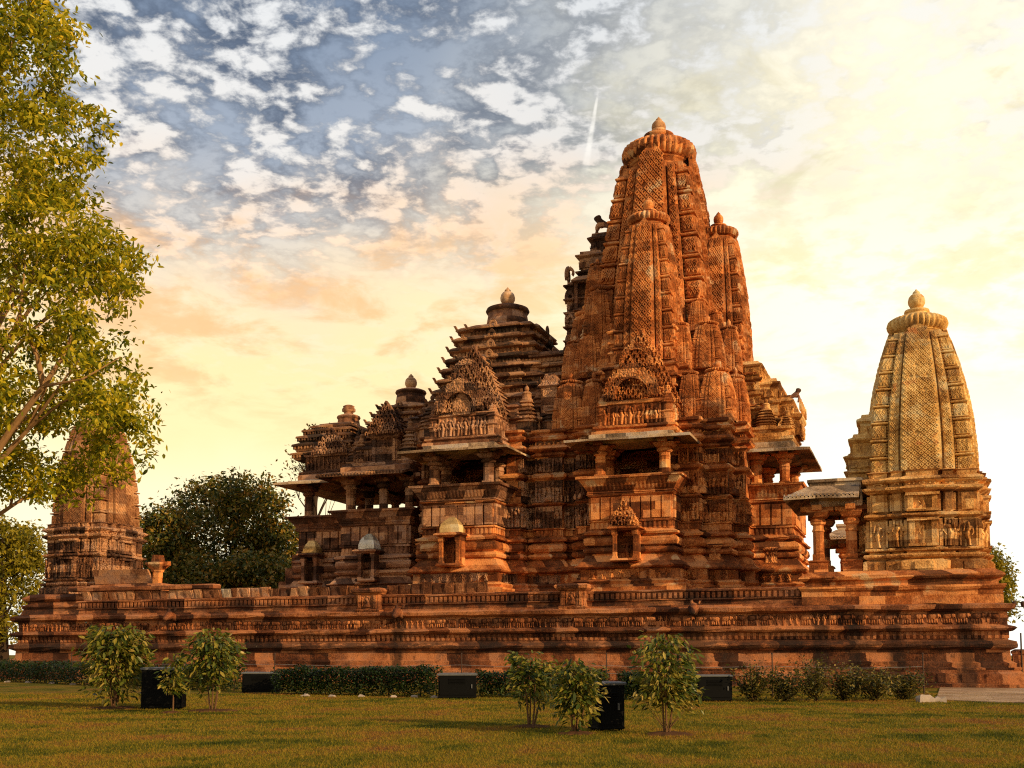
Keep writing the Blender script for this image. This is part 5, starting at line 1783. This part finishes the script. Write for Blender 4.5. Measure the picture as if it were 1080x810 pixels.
# wire fence behind the planting
fr = empty('wire_fence', (*gpos(600, 733), 0), 'thin dark posts with two strands of wire behind the hedges and bushes', 'fence')
fp = [gpos(75, 719), gpos(289, 728), gpos(487, 731), gpos(640, 733), gpos(815, 735), gpos(975, 737)]
for p in fp:
    b = MB()
    lx = random.uniform(-.02, .02)
    tube(b, [[*p, -.1], [p[0] + lx * .5, p[1], .7], [p[0] + lx, p[1], 1.36]], [.024, .022, .02], 8)
    b.lathe(p[0] + lx, p[1], [(.03, 1.35), (.03, 1.38), (.01, 1.40)], 8)
    b.build('post', M['post'], fr)
for zw in (.98, .72):
    b = MB()
    pts, rr = [], []
    for k in range(len(fp) - 1):
        for q in range(8):
            f = q / 8
            p = fp[k] + (fp[k + 1] - fp[k]) * f
            pts.append([p[0], p[1], zw - .06 * 4 * f * (1 - f)])
    pts.append([*fp[-1], zw])
    tube(b, pts, [.008] * len(pts), 5)
    b.build('wire', M['wire'], fr)


def stone_block(name, label, px, py, w_, h_, mat, cat, group):
    x, y = gpos(px, py)
    b = MB()
    k = rng.normal(0, .012, 8)
    b.stack([(-w_ / 2, -.09), (w_ / 2, -.1), (w_ / 2 * .96, .1), (-w_ / 2, .09)], [(.02, -.05), (.01, h_ * .5), (-.02, h_ * .85), (-.05, h_)], True, jit=.012, step=.12)
    o = b.build(name, mat)
    o.location = (x, y, 0)
    o.rotation_euler = (0, 0, TH + random.uniform(-.3, .3))
    return tag(o, label, cat, group)


kl = ['whitewashed kerb stone at the foot of the far left hedge', 'whitewashed kerb stone at the foot of the hedge in the middle left']
for k, (px, py) in enumerate([(8, 719.5), (30, 720), (55, 721), (77, 722), (322, 734.5), (350, 735), (381, 735), (415, 735.5), (437, 735.5), (458, 736)]):
    stone_block('kerb_stone', kl[0] if px < 100 else kl[1], px, py, .24 if px < 100 else .18, .07, M['kerb'], 'stone', 'kerb stones at the far left hedge' if px < 100 else 'kerb stones at the middle left hedge')
stone_block('loose_stone', 'larger pale loose stone at the end of the bush row, touching the fence post', 976, 740.5, .42, .20, M['kerb'], 'stone', 'loose pale stones')
stone_block('loose_stone', 'smaller pale loose stone on the edge of the paved path', 992, 740.5, .30, .16, M['kerb'], 'stone', 'loose pale stones')

# beyond the platform on the right: gate pier, rail and floodlight mast
x, y = cpos(1078, 62)
r_ = empty('gate_pier', (x, y, 0), 'low red brown masonry pier at the right edge beyond the platform', 'pier')
b = MB()
b.stack(rect(x - .55, x + 1.6, y - .4, y + .4), [(.06, -.1), (.06, .25), (0, .3), (0, 1.35), (.08, 1.4), (.08, 1.52), (-.1, 1.62)], True, jit=.01)
b.build('masonry', M['base'], r_)
b = MB()
for k in range(2): tube(b, [[x - .75, y - .1, .55 + k * .5], [x - .2, y, .55 + k * .5]], [.04, .04], 6)
tube(b, [[x - .15, y - .5, -.1], [x - .15, y - .5, 2.5]], [.05, .04], 8)
b.build('rail', M['post'], r_)
x, y = cpos(1086, 60)
r_ = empty('floodlight_mast', (x, y, 0), 'slim mast at the right edge with two small lamp heads on its arm', 'mast')
b = MB()
tube(b, [[x, y, -.1], [x, y, 4.2]], [.06, .045], 8)
zt = zat(640, 60)
a0 = np.array([x, y, zt])
a1 = np.array([*(cpos(1066, 60)), zt])
tube(b, [a0, a1], [.03, .03], 6)
b.build('pole', M['post'], r_)
for px in (1070, 1079):
    q = cpos(px, 60)
    b = MB()
    b.lathe(q[0], q[1], [(.05, zt - .02), (.10, zt + .06), (.13, zt + .2), (.10, zt + .26), (.03, zt + .3)], 12)
    b.build('lamp_head', M['post'], r_, smooth=True)
